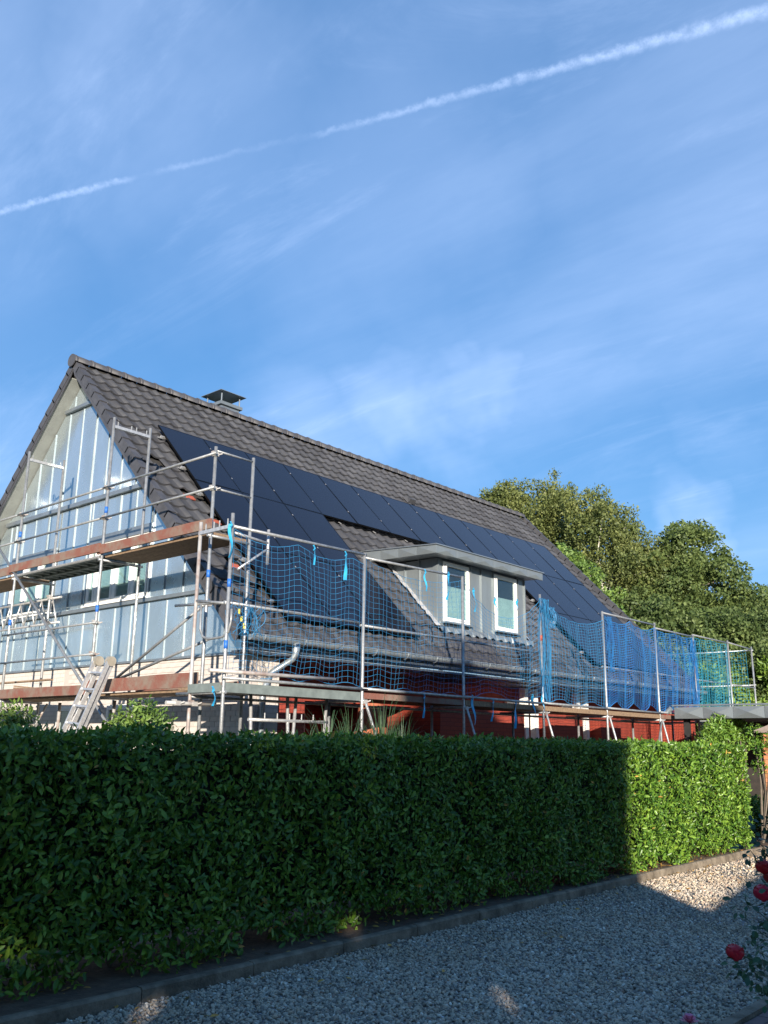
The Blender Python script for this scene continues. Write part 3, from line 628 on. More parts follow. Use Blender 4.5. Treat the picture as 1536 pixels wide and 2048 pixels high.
for xk in (DX0+.02, 15.70, 16.10, 16.56, 17.56, DX1-.02):
    MB().bx((xk-.012, DY-.045, DZ0-.02), (xk+.012, DY-.014, DZ1-.02)).build('standing_seam', M_dormer, dwo)
for yk in (DY+.45, DY+.85, DY+1.2):
    zz = ZR - (YR-yk)*math.tan(TH)
    MB().bx((DX0-.03, yk-.012, zz), (DX0-.002, yk+.012, DZ1-.01)).build('standing_seam', M_dormer, dwo)
for a, b in ((14.742, 15.658), (16.602, 17.518)):
    wo = window(a, b, 4.195, 5.455, DY-.03, [1], house, axis='X', blind=.62)
    MB().bx((a-.04, DY-.11, 4.155), (b+.04, DY-.034, 4.19)).build('sill', M_dormer, wo)
    for k in range(9): MB().bx((a+.05+k*.095, DY-.036, 4.10), (a+.11+k*.095, DY-.018, 4.13)).build('vent_slot', M_black, wo)
dr = MB(); FX0, FX1, FY, FZ0, FZ1 = 14.02, 18.06, 11.0, 5.47, 5.64
zb = FZ1+.10; yb = roofy(zb)+.12
dr.add([(FX0+.03, FY+.03, FZ0+.03), (FX1-.03, FY+.03, FZ0+.03), (FX1-.03, yb, FZ0+.08), (FX0+.03, yb, FZ0+.08), (FX0+.02, FY+.02, FZ1-.01), (FX1-.02, FY+.02, FZ1-.01), (FX1-.02, yb, zb-.01), (FX0+.02, yb, zb-.01)], [(3, 2, 1, 0), (4, 5, 6, 7), (0, 1, 5, 4), (1, 2, 6, 5), (2, 3, 7, 6), (3, 0, 4, 7)])
dro = dr.build('dormer_roof', M_zincd, house)
def fascia_run(p, q, z0, z1, q0, q1, nrm, m, parent, n, name='fascia_panel', depth=.025):
    p = np.array(p, float); q = np.array(q, float); nrm = np.array(nrm, float)
    for k in range(n):                                # each panel is folded along its diagonals
        a = p+(q-p)*k/n; b = p+(q-p)*(k+1)/n; g = (b-a)*.004; a = a+g; b = b-g
        za0 = z0+(q0-z0)*k/n; zb0 = z0+(q0-z0)*(k+1)/n; za1 = z1+(q1-z1)*k/n; zb1 = z1+(q1-z1)*(k+1)/n
        c = (a+b)/2 + nrm*(depth if k % 2 == 0 else depth*.9); zc = (za0+zb0+za1+zb1)/4
        A = [np.array([*a, za0]), np.array([*b, zb0]), np.array([*b, zb1]), np.array([*a, za1])]; Bk = [v - np.array([*nrm, 0])*.03 for v in A]
        mb = MB(); mb.add(A+[np.array([*c, zc])]+Bk, [(0, 1, 4), (1, 2, 4), (2, 3, 4), (3, 0, 4), (8, 7, 6, 5), (0, 5, 6, 1), (1, 6, 7, 2), (2, 7, 8, 3), (3, 8, 5, 0)]); mb.build(name, m, parent)
fascia_run((FX0, FY), (FX1, FY), FZ0, FZ1, FZ0, FZ1, (0, -1), M_dormer, dro, 6)
fascia_run((FX0, FY+2.0), (FX0, FY), FZ0+.04, FZ1+.09, FZ0, FZ1, (-1, 0), M_dormer, dro, 4)
MB().bx((FX0-.03, FY-.03, FZ1+.002), (FX1+.03, FY+.05, FZ1+.022)).build('drip_edge', M_zincd, dro)
MB().prism([(FX0-.03, FY+.052, FZ1+.002), (FX0-.03, yb, zb+.012), (FX0-.03, yb, zb+.03), (FX0-.03, FY+.052, FZ1+.022)], (.08, 0, 0)).build('drip_edge', M_zincd, dro)
# lead flashing beside and below the dormer: crinkled strip
for sx, xx in ((-1, DX0), (1, DX1)):
    mb = MB(); n = 26; pts = []
    for k in range(n+1):
        s = 5.35+(7.62-5.35)*k/n; w = .10+random.uniform(-.02, .02)
        pts += [rp(xx+sx*.002, s, .055), rp(xx+sx*w, s, .02+random.uniform(0, .03))]
    mb.add(pts, [(2*k, 2*k+1, 2*k+3, 2*k+2) for k in range(n)]); mb.build('side_flashing', M_lead, dwo)
mb = MB(); n = 70; pts = []
for k in range(n+1):
    x = DX0-.1+(DX1-DX0+.2)*k/n; z_ = 4.13
    pts += [np.array([x, DY-.015, 4.09]), rp(x, 7.60, .07+.01*math.sin(k)), rp(x, 7.72+random.uniform(-.02, .02), .02+.028*math.sin(x*2*math.pi/TWD))]
mb.add(pts, [(3*k+j, 3*k+j+1, 3*k+j+4, 3*k+j+3) for k in range(n) for j in range(2)]); mb.build('sill_flashing', M_dormer, dwo)

# ------------------------------------------------------------------ solar panels
PW, PL = 1.138, 1.975; PX, PS = 9.90, 2.24
fr = MB(); w, l, t = PW-.010, PL-.010, .035; fw = .014
fr.bx((0, 0, -t), (fw, l, 0)); fr.bx((w-fw, 0, -t), (w, l, 0)); fr.bx((fw, 0, -t), (w-fw, fw, 0)); fr.bx((fw, l-fw, -t), (w-fw, l, 0)); pfme = fr.mesh('frame', M_pvframe)
pgme = MB().bx((fw, fw, -t+.004), (w-fw, l-fw, -.003)).mesh('glass', M_pv)
def panel(c, r, where):
    x = PX + c*PW; s = PS + r*PL; o = rp(x, s, .125)
    Mx = Matrix(((1, 0, 0, o[0]), (0, ADN[1], ANR[1], o[1]), (0, ADN[2], ANR[2], o[2]), (0, 0, 0, 1))) @ Matrix.Rotation(random.uniform(-.0025, .0025), 4, 'X') @ Matrix.Rotation(random.uniform(-.002, .002), 4, 'Y')
    t_ = link('solar_panel', None, mw=Mx, cat='solar panel', label=where[0], group=where[1])
    for nm, me in (('frame', pfme), ('glass', pgme)):
        o_ = bpy.data.objects.new(nm, me); col.objects.link(o_); o_.parent = t_
ORD = ['first', 'second', 'third', 'fourth', 'fifth', 'sixth', 'seventh', 'eighth', 'ninth', 'tenth', 'eleventh', 'twelfth', 'last']
def where(c, r):
    if r == 0: return '%s black solar panel from the near gable in the top row under the ridge' % ORD[c], 'top row of solar panels'
    row = 'middle' if r == 1 else 'bottom'
    if c < 3: return '%s black solar panel from the near gable in the %s row before the dormer' % (ORD[c], row), row+' row by the near gable'
    return '%s black solar panel past the dormer in the %s row towards the trees' % (ORD[c-9], row), row+' row beyond the dormer'
for c in range(13): panel(c, 0, where(c, 0))
for r in (1, 2):
    for c in (0, 1, 2, 9, 10, 11, 12): panel(c, r, where(c, r))
for (r, xa, xb) in ((0, 9.90, 24.7), (1, 9.90, 13.31), (2, 9.90, 13.31), (1, 20.14, 24.7), (2, 20.14, 24.7)):
    for q in (.4, 1.5):
        s = PS+r*PL+q; A, B = rp(xa-.08, s, .065), rp(xb+.05, s, .065); MB().bar(A, B, .04, .04, ANR).build('mounting_rail', M_alu, roof)
        for k in range(2): MB().bar(rp(xa-.06-.03*k, s-.05, .02), rp(xa-.06-.03*k, s+.06, .06), .035, .02, ANR).build('roof_hook', M_steel, roof)
    for k in range(1, int(round((xb-xa)/PW))):
        for q_ in (.4, 1.5): MB().bar(rp(xa+k*PW-.005, PS+r*PL+q_-.018, .128), rp(xa+k*PW-.005, PS+r*PL+q_+.018, .128), .018, .006, ANR).build('panel_clamp', M_alu, roof)
    if xa < 10 and r == 0:
        x = 13.9
        while x < 20: MB().bar(rp(x, PS+PL-.02, .03), rp(x, PS+PL+.07, .05), .035, .012, ANR).build('roof_hook', M_alu, roof); x += 1.14

# ------------------------------------------------------------------ scaffolds
TR = .0255
def coupler(P, sc_):
    P = np.array(P); mb = MB(); mb.box(P, (.075, .075, .06)); mb.tube([P+[.04, -.03, .0], P+[.085, -.05, .02]], .012, 6); mb.box(P+np.array([-.02, .03, .035]), (.05, .05, .03)); mb.build('coupler', M_rust, sc_)
def tubeo(name, pts, sc_, m=None, r=TR): return MB().tube(pts, r, 10).build(name, m or M_steel, sc_, smooth=True)
def mark(P, sc_, m): P = np.array(P); MB().tube([P, P+[0, 0, .11]], TR+.0025, 10).build('paint_mark', m, sc_, smooth=True)
gs = empty('scaffold', (7.9, 13.2, 0), 'galvanised scaffold with worn red toe boards standing along the zinc gable', 'scaffold', None)
XG, XI = 7.90, 8.63; GYS = [10.36, 13.25, 16.20, 19.15]
for i, y in enumerate(GYS):
    zt = 5.98 if i == 0 else 7.13
    tubeo('upright', [(XG, y, .0), (XG, y, zt)], gs); tubeo('upright', [(XI, y, .0), (XI, y, zt+.005)], gs)
    for z in (2.38, 4.62): tubeo('transom', [(XG-.06, y, z), (XI+.06, y, z)], gs, r=.022)
    if i: 
        tz = zt-.16; MB().bar((XG, y, tz), (XI, y, tz), .045, .05).build('transom', M_alu, gs)
        for k in (.08, .35, .45, .66): MB().tube([(XG+k, y, tz+.027), (XG+k, y, tz+.10)], .011, 6).build('deck_pin', M_steel, gs)
    mark((XG, y, 5.42 if i else 4.0), gs, M_pole_blue); mark((XG, y, 3.75), gs, M_pole_blue) if i else None
for z in (5.34, 5.92): tubeo('end_rail', [(XG, GYS[0]-.001, z), (XI, GYS[0]-.001, z)], gs, r=.017)
for a, b in zip(GYS[:-1], GYS[1:]):
    for z in (5.33, 5.86): tubeo('rail', [(XG-.045, a-.08, z), (XG-.045, b+.08, z)], gs, r=.020)
    for z in (5.33, 5.86): coupler((XG, a, z), gs)
for z in (3.57, 3.06): tubeo('rail', [(XG-.045, 13.15, z), (XG-.045, 16.3, z)], gs, r=.018); coupler((XG, 13.25, z), gs)
tubeo('brace', [(XG-.07, 16.95, 5.36), (XG-.07, 12.4, 1.85), (XG-.07, 10.6, .46)], gs, r=.024); coupler((XG-.03, 16.2, 4.78), gs)
tubeo('brace', [(8.0, 12.75, 2.63), (7.93, 10.36, 3.66)], gs, r=.022); tubeo('brace', [(8.02, 12.6, 2.66), (7.94, 10.3, 3.12)], gs, r=.022); coupler((7.93, 10.36, 3.62), gs)
# lattice girder
for (za, zb_) in ((4.36, 4.36), (3.88, 3.88)): tubeo('girder_chord', [(8.70, 15.9, za), (8.70, 20.2, zb_)], gs, M_alu, .022)
for k in range(10):
    y = 16.0+k*.42; tubeo('girder_web', [(8.70, y, 3.9), (8.70, y+.21, 4.34)], gs, M_alu, .014); tubeo('girder_web', [(8.70, y+.42, 3.9), (8.70, y+.21, 4.34)], gs, M_alu, .014)
for y in (16.2,): coupler((XI, y, 4.36), gs); coupler((XI, y, 3.88), gs)
# decks: boards lie along Y
def deck(y0, y1, z, m, steel=False):
    if steel:
        for k in range(2):
            xa = XG+.04+k*.33; d = MB(); d.bx((xa, y0, z-.012), (xa+.31, y1, z)); d.bx((xa, y0, z-.065), (xa+.02, y1, z-.013)); d.bx((xa+.29, y0, z-.065), (xa+.31, y1, z-.013)); do = d.build('deck_board', M_deckst, gs)
            n = 11
            for j in range(n): yy = y0+.1+(y1-y0-.2)*j/(n-1); MB().bx((xa+.021, yy-.02, z-.05), (xa+.289, yy+.02, z-.014)).build('deck_rib', M_deckst, do)
        MB().tube([(XG-.03, y0, z-.05), (XG-.03, y1, z-.05)], .022, 8).build('deck_edge', M_alu, gs)
    else:
        for k in range(3): xa = XG+.03+k*.232; MB().bx((xa, y0, z-.045), (xa+.226, y1, z+random.uniform(-.004, .002))).build('deck_board', m, gs)
deck(10.42, 13.2, 4.70, M_wood); deck(13.30, 16.15, 4.72, M_wood, True); deck(16.25, 19.1, 4.70, M_wood)
deck(10.5, 13.2, 2.44, M_wood); deck(13.3, 16.15, 2.44, M_wood); deck(16.25, 19.1, 2.44, M_wood)
def toe(x, y0, y1, z0, h, m=M_toe, dz=0.):
    n = 6; top = [(y0+(y1-y0)*k/n) for k in range(n+1)]
    poly = [(x, y0, z0)] + [(x, y1, z0+dz)] + [(x, y, z0+dz*(y-y0)/(y1-y0)+h+random.uniform(-.006, .006)) for y in top[::-1]]
    MB().prism(poly, (-.032, 0, 0)).build('toe_board', m, gs)
toe(XG-.03, 10.30, 13.32, 4.71, .155); toe(XG-.064, 13.2, 16.3, 4.735, .15); toe(XG-.03, 16.22, 19.2, 4.71, .16)
toe(XG-.03, 10.40, 13.3, 2.455, .20, dz=-.01); toe(XG-.064, 13.1, 16.12, 2.42, .155); toe(XG-.03, 16.1, 19.2, 2.42, .15)
MB().prism([(XI+.02, 10.5, 2.45), (XI+.02, 13.1, 2.45), (XI+.02, 13.1, 2.56), (XI+.02, 10.5, 2.58)], (.03, 0, 0)).build('toe_board', M_toe, gs)
for y in (13.25, 15.0, 16.2):
    tubeo('strut', [(8.5, y+.2, 2.36), (8.5, y+.2, .02)], gs, M_rust, .028); tubeo('strut', [(8.5, y+.2, 1.55), (8.5, y-.55, 2.34)], gs, M_rust, .02)
for (pts) in ([(8.1, 16.1, 2.62), (8.35, 13.9, 2.50)], [(8.15, 16.2, 2.66), (8.5, 14.2, 2.49)], [(8.3, 18.5, 2.75), (8.5, 15.6, 2.78)]):
    MB().bar(pts[0], pts[1], .10, .025).build('loose_plank', M_wood, gs)

es = empty('scaffold', (15, 9.45, 0), 'galvanised scaffold carrying the blue nets in front of the eaves', 'scaffold', None)
YS, YI = 9.45, 10.15; EXS = [7.56, 10.22, 12.80, 15.38, 17.94, 20.52, 22.75, 25.1]; ETOP = [4.74, 4.63, 4.63, 4.64, 4.60, 4.62, 4.55, 4.62]
DZ = 2.43
for i, x in enumerate(EXS):
    tubeo('upright', [(x, YS, 0), (x, YS, ETOP[i])], es, M_rust if i == 0 and False else M_steel)
    tubeo('upright', [(x, YI, 0), (x, YI, ETOP[0]-.02 if i == 0 else 2.42)], es, M_rust if i == 0 else M_steel)
    tubeo('transom', [(x, YS-.05, DZ-.09), (x, YI+.3, DZ-.09)], es, r=.022)
    if 1 <= i <= 6: tubeo('brace', [(x+.03, YS-.05, DZ-.12), (x+.75, YS-.05, .9), (x+1.1, YS-.05, .1)], es, M_steel, .022); coupler((x+.03, YS-.02, DZ-.1), es)
    if i == 5: tubeo('brace', [(x-.03, YS-.05, DZ-.12), (x-1.1, YS-.05, .1)], es, M_steel, .022)
tz = 4.62
MB().bar((EXS[0], YI+.02, 4.56), (EXS[0], YS-.02, 4.56), .045, .05).build('transom', M_alu, es)
for k in (.12, .3, .42, .6): MB().tube([(EXS[0], YI-k, 4.585), (EXS[0], YI-k, 4.68)], .011, 6).build('deck_pin', M_steel, es)
tubeo('transom', [(EXS[0]-.45, YI-.1, 2.20), (EXS[0]+.35, YI-.1, 2.20)], es, M_rust, .026); coupler((EXS[0]-.28, YI-.1, 2.20), es); coupler((EXS[0], YI-.1, 2.20), es)
def pxl(pts, y=YS): return [on(a, b, 'Y', y) for a, b in pts]
tubeo('rail', [(EXS[0]+.02, YS, 4.56), (10.25, YS, 4.60)], es, r=.024); tubeo('rail', [(10.2, YS+.03, 4.56), (12.8, YS+.03, 4.62)], es, r=.021)
for a, b, z in ((0, 1, 3.52), (1, 2, 3.49), (2, 3, 3.49), (4, 5, 3.40), (5, 6, 3.42), (6, 7, 3.42)): tubeo('rail', [(EXS[a]-.03, YS+.045, z), (EXS[b]+.03, YS+.045, z)], es, r=.022)
for a, b, z in ((4, 5, 4.57), (5, 6, 4.50), (6, 7, 4.55)): tubeo('rail', [(EXS[a]-.02, YS, z), (EXS[b]+.04, YS, z)], es, r=.020)
for a, b in zip(range(0, 6), range(1, 7)): tubeo('rail', [(EXS[a]-.06, YS-.045, 2.52), (EXS[b]+.06, YS-.045, 2.52-.004*b)], es, r=.022)
tubeo('rail', [(EXS[0]-.30, YS-.06, 2.60), (EXS[0]+2.0, YS-.06, 2.62)], es, M_rust, .026)
tubeo('rail', [(EXS[0], YI, 3.60), (EXS[0], YS, 3.50)], es, r=.02); tubeo('rail', [(EXS[0]+.02, YS, 3.52), (EXS[0]+.02, YS+1.2, 3.58)], es, r=.02)
ul = [(EXS[0], YI-.12, 3.55), (EXS[0], YI-.13, 3.2), (EXS[0], YI-.20, 3.09), (EXS[0], YI-.32, 3.05), (EXS[0], YI-.62, 3.06), (EXS[0], YI-.74, 3.12), (EXS[0], YI-.78, 3.25), (EXS[0], YI-.78, 3.42)]
tubeo('gate_loop', ul, es, r=.017)
mark((EXS[0], YS, 3.72), es, M_pole_blue); mark((EXS[0], YS, 2.9), es, M_pole_blue); mark((EXS[3], YS, 3.72), es, M_oldred)
# console bracket on the inside
tubeo('console', [(8.30, 9.55, 4.15), (8.30, 9.55, 4.66)], es, M_alu, .022); tubeo('console', [(7.62, 9.52, 4.5), (8.30, 9.55, 4.46)], es, M_alu, .02); tubeo('console', [(7.75, 9.52, 4.0), (8.30, 9.55, 4.38)], es, M_alu, .018)
for i, (a, b) in enumerate(zip(EXS[:6], EXS[1:7])):
    if i == 0:
        for k in range(2): d = MB(); ya = YS+.03+k*.34; d.bx((a-.02, ya, DZ-.07), (b-.03, ya+.32, DZ)); d.build('deck_board', M_deckst, es)
        MB().bx((a-.045, YS+.03, DZ-.085), (a-.022, YI, DZ+.03)).build('deck_end', M_deckst, es); MB().bx((a+.02, YS-.02, DZ-.09), (b-.06, YS+.025, DZ+.035)).build('deck_channel', M_deckst, es)
    else:
        for k in range(3): ya = YS+.02+k*.228; MB().bx((a+.02, ya, DZ-.045), (b-.02, ya+.222, DZ+random.uniform(-.006, .004))).build('deck_board', M_wood, es)
        MB().bx((a+.03, YS-.022, DZ-.055), (b-.03, YS+.015, DZ+.035)).build('toe_board', M_toe if i in (1, 5) else M_wood, es)
    MB().bx((a+.04, YI+.02, DZ-.045), (b-.04, YI+.33, DZ-.002)).build('console_board', M_wood, es)
    for z in (2.30,): tubeo('ledger', [(a, YI, z), (b, YI, z)], es, r=.02)
# far end return of the scaffold beyond the house
for (x, y, zt) in ((26.9, 9.45, 4.6), (26.9, 10.2, 4.55), (26.9, 12.2, 4.7), (26.9, 14.2, 4.75)):
    tubeo('upright', [(x, y, 0), (x, y, zt)], es)
for z in (2.5, 3.5, 4.5): tubeo('rail', [(26.9, 9.4, z), (26.9, 14.3, z)], es, r=.02)
tubeo('rail', [(25.1, YS, 4.57), (26.95, YS, 4.52)], es, r=.02); tubeo('rail', [(25.1, YS, 3.42), (26.95, YS, 3.42)], es, r=.02)

# ------------------------------------------------------------------ safety nets
def strand(mb, pts, r):
    mb.tube(pts, r, 3, cap=False)
def net(x0, x1, ztop, zbot, cell, r, m, label, seed, ysh=0., wav=.022, y=YS, axis='X', bulge=.10, group=None):
    q = np.random.default_rng(seed); ph = q.random(8)*6.28
    L_ = x1-x0; nx = max(3, int(L_/cell)); nz = 22 if cell > .08 else int(2.1/cell)
    mb = MB(); nn = empty_net = None
    G = np.zeros((nx+1, nz+1, 3))
    for i in range(nx+1):
        u = i/nx; zt = ztop(u); zb_ = zbot(u)
        for j in range(nz+1):
            v = j/nz; z = zt + (zb_-zt)*v
            dx_ = wav*(math.sin(u*9+ph[0]+v*2.2)*.6 + math.sin(u*23+ph[1]+v*5)*.3)*math.sin(math.pi*min(max(u, .0), 1))
            dz_ = wav*(math.sin(u*14+ph[2])*.7*(.3+v) + math.sin(u*31+ph[3]+v*3)*.35)*(1-abs(2*v-1)**6)
            dy_ = -bulge*(math.sin(math.pi*u)**.5*math.sin(math.pi*v)*(.6+.4*math.sin(u*11+ph[4]))) + ysh + .02*math.sin(u*40+ph[5]+v*3)
            G[i, j] = (x0+L_*u+dx_, y+dy_, z+dz_) if axis == 'X' else (y-dy_, x0+L_*u+dx_, z+dz_)
    for i in range(nx+1): strand(mb, list(G[i]), r*(1.0+.25*(i % 5 == 0)))
    for j in range(nz+1): strand(mb, list(G[:, j]), r if 0 < j < nz else r*1.8)
    return mb.build('safety_net', m, label=label, cat='net', group=group)
def sag(z0, z1, d, n=1): return lambda u: z0+(z1-z0)*u - d*abs(math.sin(math.pi*u*n))**.8
def wavyb(z, a, n): return lambda u: z + a*(.5-.5*math.cos(2*math.pi*n*u))
nets = []
nets.append(net(EXS[0]+.05, EXS[1]-.03, sag(4.53, 4.52, .13, 2.2), wavyb(2.55, .05, 4), .098, .0024, M_net, 'blue safety net strung before the low solar panels beside the gable corner', 1))
nets.append(net(EXS[1]+.03, EXS[2]-.03, sag(4.53, 4.55, .16, 1), wavyb(2.53, .05, 4), .098, .0024, M_net, 'blue safety net hanging before the dormer side and first dormer window', 2))
nets.append(net(EXS[2]+.03, EXS[3]-.03, sag(4.54, 4.52, .50, 1), wavyb(2.50, .14, 1.5), .098, .0026, M_net, 'blue safety net with a deep sagging top edge before the second dormer window', 3, wav=.032))
nets.append(net(EXS[3]+.03, EXS[4]-.03, sag(4.55, 4.40, .25, 1), wavyb(2.52, .10, 2), .075, .0033, M_net, 'blue safety net just beyond the dormer, its top edge sagging without a rail', 4, wav=.032))
nets.append(net(EXS[4]+.03, EXS[5]-.03, sag(4.52, 4.50, .12, 2), wavyb(2.50, .18, 3), .062, .0046, M_netd, 'dense blue safety net in front of the far bottom solar panels', 5, wav=.05))
nets.append(net(EXS[5]+.03, EXS[6]-.03, sag(4.47, 4.47, .05, 2), wavyb(2.50, .10, 3), .058, .0048, M_netd, 'dense deep blue safety net above the end of the grey flat roof', 6, wav=.05))
nets.append(net(EXS[6]+.03, 25.05, sag(4.50, 4.52, .04, 2), wavyb(2.50, .10, 2), .075, .0046, mat('teal_net', (.012, .16, .25), (.016, .20, .30), rough=.6), 'teal safety net closing the last bay of the scaffold before the trees', 7, wav=.05))
net(9.6, 14.2, sag(4.50, 4.6, .05, 2), wavyb(2.50, .10, 2), .085, .0046, MATS['teal_net'], 'teal safety net across the far end of the scaffold beyond the house', 8, y=26.86, axis='Y')
# bunched net at the posts, hanging straps
def bunch(o, x, z0, z1, w, m, seed, n=16, y=YS):
    q = np.random.default_rng(seed); mb = MB()
    for k in range(n):
        a = q.uniform(-w, w); b = q.uniform(-w, w); pts = []
        for j in range(9): v = j/8; pts.append((x+a*(.5+abs(math.sin(v*3+k)))+.02*math.sin(v*9+k*2), y-.05+.06*math.sin(k*3.1+v*4), z0+(z1-z0)*v))
        strand(mb, pts, .0038)
    mb.build('bunched_edge', m, o)
bunch(nets[3], EXS[3]+.13, 4.55, 2.55, .09, M_net, 1, 26); bunch(nets[2], EXS[3]-.06, 4.56, 2.6, .04, M_net, 2, 10); bunch(nets[5], EXS[6]-.15, 4.4, 2.5, .12, M_netd, 3, 26); bunch(nets[4], EXS[4]+.15, 4.5, 3.3, .10, M_netd, 4, 12)
bunch(nets[0], EXS[0]+.35, 3.50, 3.12, .25, M_net, 5, 22, y=YS+.05); bunch(nets[3], EXS[3]+.35, 4.42, 4.0, .08, M_net, 6, 20)
def tape(o, px, py0, py1, w=.03, m=M_strap):
    A = on(px, py0, 'Y', YS-.06); B = on(px+random.uniform(-4, 4), py1, 'Y', YS-.06); mb = MB(); n = 10; vs = []
    for k in range(n+1):
        v = k/n; P = A+(B-A)*v; tw = .5*math.sin(v*4+px)
        d = np.array([math.cos(tw)*w/2, math.sin(tw)*w/2, 0]); P = P+np.array([.02*math.sin(v*5+px), .015*math.sin(v*7), 0]); vs += [P-d, P+d, P+d+np.array([0, .003, 0]), P-d+np.array([0, .003, 0])]
    fs = []
    for k in range(n): a = 4*k; fs += [(a, a+1, a+5, a+4), (a+2, a+3, a+7, a+6), (a+1, a+2, a+6, a+5), (a+3, a, a+4, a+7)]
    mb.add(vs, fs); mb.tube([A+np.array([-.02, 0, .03]), A+np.array([.02, .01, -.01]), A+np.array([-.015, 0, -.04])], .012, 6); mb.build('tie_strap', m, o)
for ni, px, a, b, w in ((0, 463, 1048, 1115, .045), (0, 692, 1107, 1160, .055), (0, 629, 1095, 1130, .025), (0, 427, 1378, 1412, .03), (1, 851, 1143, 1182, .03), (1, 898, 1148, 1200, .05), (2, 948, 1180, 1224, .045), (2, 991, 1198, 1230, .035), (2, 1035, 1202, 1222, .04), (1, 849, 1392, 1436, .035), (2, 946, 1394, 1450, .045), (2, 987, 1402, 1443, .04), (2, 1032, 1405, 1457, .05), (2, 1066, 1392, 1440, .05), (3, 1085, 1395, 1425, .03)):
    tape(nets[ni], px, a, b, w)
for k, (px, py) in enumerate(((478, 1222), (483, 1238), (488, 1252))):
    P = on(px, py, 'Y', YS-.02); MB().box(P, (.03, .01, .07)).build('tag', M_yel, nets[0])

# ------------------------------------------------------------------ ladder leaning on the scaffold, trestles below the deck
def ladder():
    top = np.array([7.72, 12.55, 2.86]); bot = np.array([6.75, 12.75, .10]); L_ = np.linalg.norm(bot-top); d = (bot-top)/L_; side = np.array([0, 1., 0]); side -= d*(side @ d); side /= np.linalg.norm(side); nr = np.cross(d, side)
    if nr[0] > 0: nr = -nr
    t = empty('ladder', bot, 'folded aluminium hinge ladder leaning against the red toe board', 'ladder')
    for lay in (0, 1):
        off = nr*(.0+.085*lay) ; w = .17 if lay == 0 else .205
        for s_ in (-1, 1): MB().bar(top+side*s_*w+off, bot+side*s_*w+off, .028, .065, nr).build('side_rail', M_alu, t)
        n = 10
        for k in range(n): P = top + d*(.18+k*.27)+off; MB().bar(P-side*(w-.015), P+side*(w-.015), .03, .03, nr).build('rung', M_alu, t)
    for s_ in (-1, 1):
        P = top+side*s_*.19+nr*.042-d*.03; MB().tube([P-side*s_*.055, P+side*s_*.03], .075, 16).build('hinge', mat('hinge_cast', (.36, .33, .28), (.28, .25, .2), rough=.6, metal=.3), t)
ladder()
def trestle(px0, px1, y, zbar, label):
    a = on(px0, 1430, 'Y', y)[0]; b = on(px1, 1430, 'Y', y)[0]; t = empty('trestle', ((a+b)/2, y, .075), label, 'trestle')
    tubeo('cross_bar', [(a, y, zbar), (b, y, zbar)], t, M_alu, .024)
    for k in range(7): x = a+.06+(b-a-.12)*k/6; MB().tube([(x, y, zbar), (x, y, zbar+.10)], .009, 6).build('pin', M_alu, t)
    for x, s_ in ((a+.05, -1), (b-.05, 1), (a+(b-a)*.48, -1), (a+(b-a)*.56, 1)): tubeo('leg', [(x+.10*s_*.3, y, zbar+.42), (x-.30*s_*.4, y+.02, .08)], t, M_alu, .024)
trestle(497, 655, 9.9, 2.02, 'aluminium trestle with pegged bar under the first eaves deck')
# terracotta pot on the terrace
def lathe(mb, c, prof, n=16):
    mb.tube([(c[0], c[1], z) for r, z in prof], [r for r, z in prof], n)
P = on(744, 1422, 'Y', 10.9); pt = MB(); lathe(pt, (P[0], P[1]), [(.10, .08), (.16, .5), (.22, 1.3), (.26, 1.9), (.28, 2.12), (.24, 2.35), (.13, 2.42), (.16, 2.5)]); pt.build('terracotta_jar', M_terra, smooth=True, label='tall round terracotta jar standing on the terrace under the scaffold', cat='jar')

# ------------------------------------------------------------------ carport with folded zinc fascia
cp = empty('carport', (23, 7, 0), 'flat roofed carport with grey zinc fascia folded into diamonds', 'carport')
CXF = 20.9
MB().bx((CXF+.03, 3.0, 2.40), (26.5, 9.22, 2.62)).build('roof_deck', M_zincd, cp)
fascia_run((CXF, 9.26), (CXF, 3.0), 2.38, 2.64, 2.38, 2.66, (-1, 0), M_dormer, cp, 9, depth=.05)
MB().bx((CXF-.03, 3.0, 2.665), (CXF+.10, 9.30, 2.70)).build('fascia_cap', M_zincd, cp)
for y in (9.1, 5.0):
    MB().bx((CXF+.25, y-.06, 0), (CXF+.37, y+.06, 2.39)).build('post', M_black, cp); MB().bar((CXF+.31, y-.06, 1.6), (CXF+.31, y-.85, 2.37), .08, .08).build('knee_brace', M_zincd, cp)
MB().bx((24.5, 3.2, 0), (24.6, 9.0, 2.39)).build('back_wall', mat('dark_boards', (.035, .028, .024), (.02, .018, .016), rough=.8), cp)
MB().tube([(CXF-.02, 9.32, 2.62), (CXF-.02, 9.45, 2.52)], .06, 12).build('spout', M_gutter, cp)

# ------------------------------------------------------------------ brick pillar with ivy, right of the hedge
pl = empty('brick_pillar', (17.7, 5.75, 0), 'orange brick gate pillar with grey tile cap, overgrown at the top', 'pillar')
MB().bx((17.380, 5.26, 0), (17.860, 6.04, 2.0)).build('mortar_core', M_mortar, pl)
for c in range(25):
    z = .04+c*.08; o = .12 if c % 2 else 0
    for k in range(4):
        y0 = 5.25+k*.24-o; a, b = max(y0, 5.25), min(y0+.23, 6.05)
        if b-a > .05: MB().bx((17.365, a, z-.035), (17.378, b, z+.035)).build('brick', M_obrick, pl)
    for k in range(3):
        x0 = 17.380+k*.24-o; a, b = max(x0, 17.380), min(x0+.23, 17.860)
        if b-a > .05: MB().bx((a, 5.236, z-.035), (b, 5.249, z+.035)).build('brick', M_obrick, pl)
MB().prism([(17.270, 5.15, 2.001), (17.270, 6.15, 2.001), (17.270, 6.15, 2.04), (17.270, 5.65, 2.22), (17.270, 5.15, 2.04)], (.7, 0, 0)).build('cap', mat('cap_tile', (.27, .22, .19), (.2, .16, .14), rough=.9), pl)

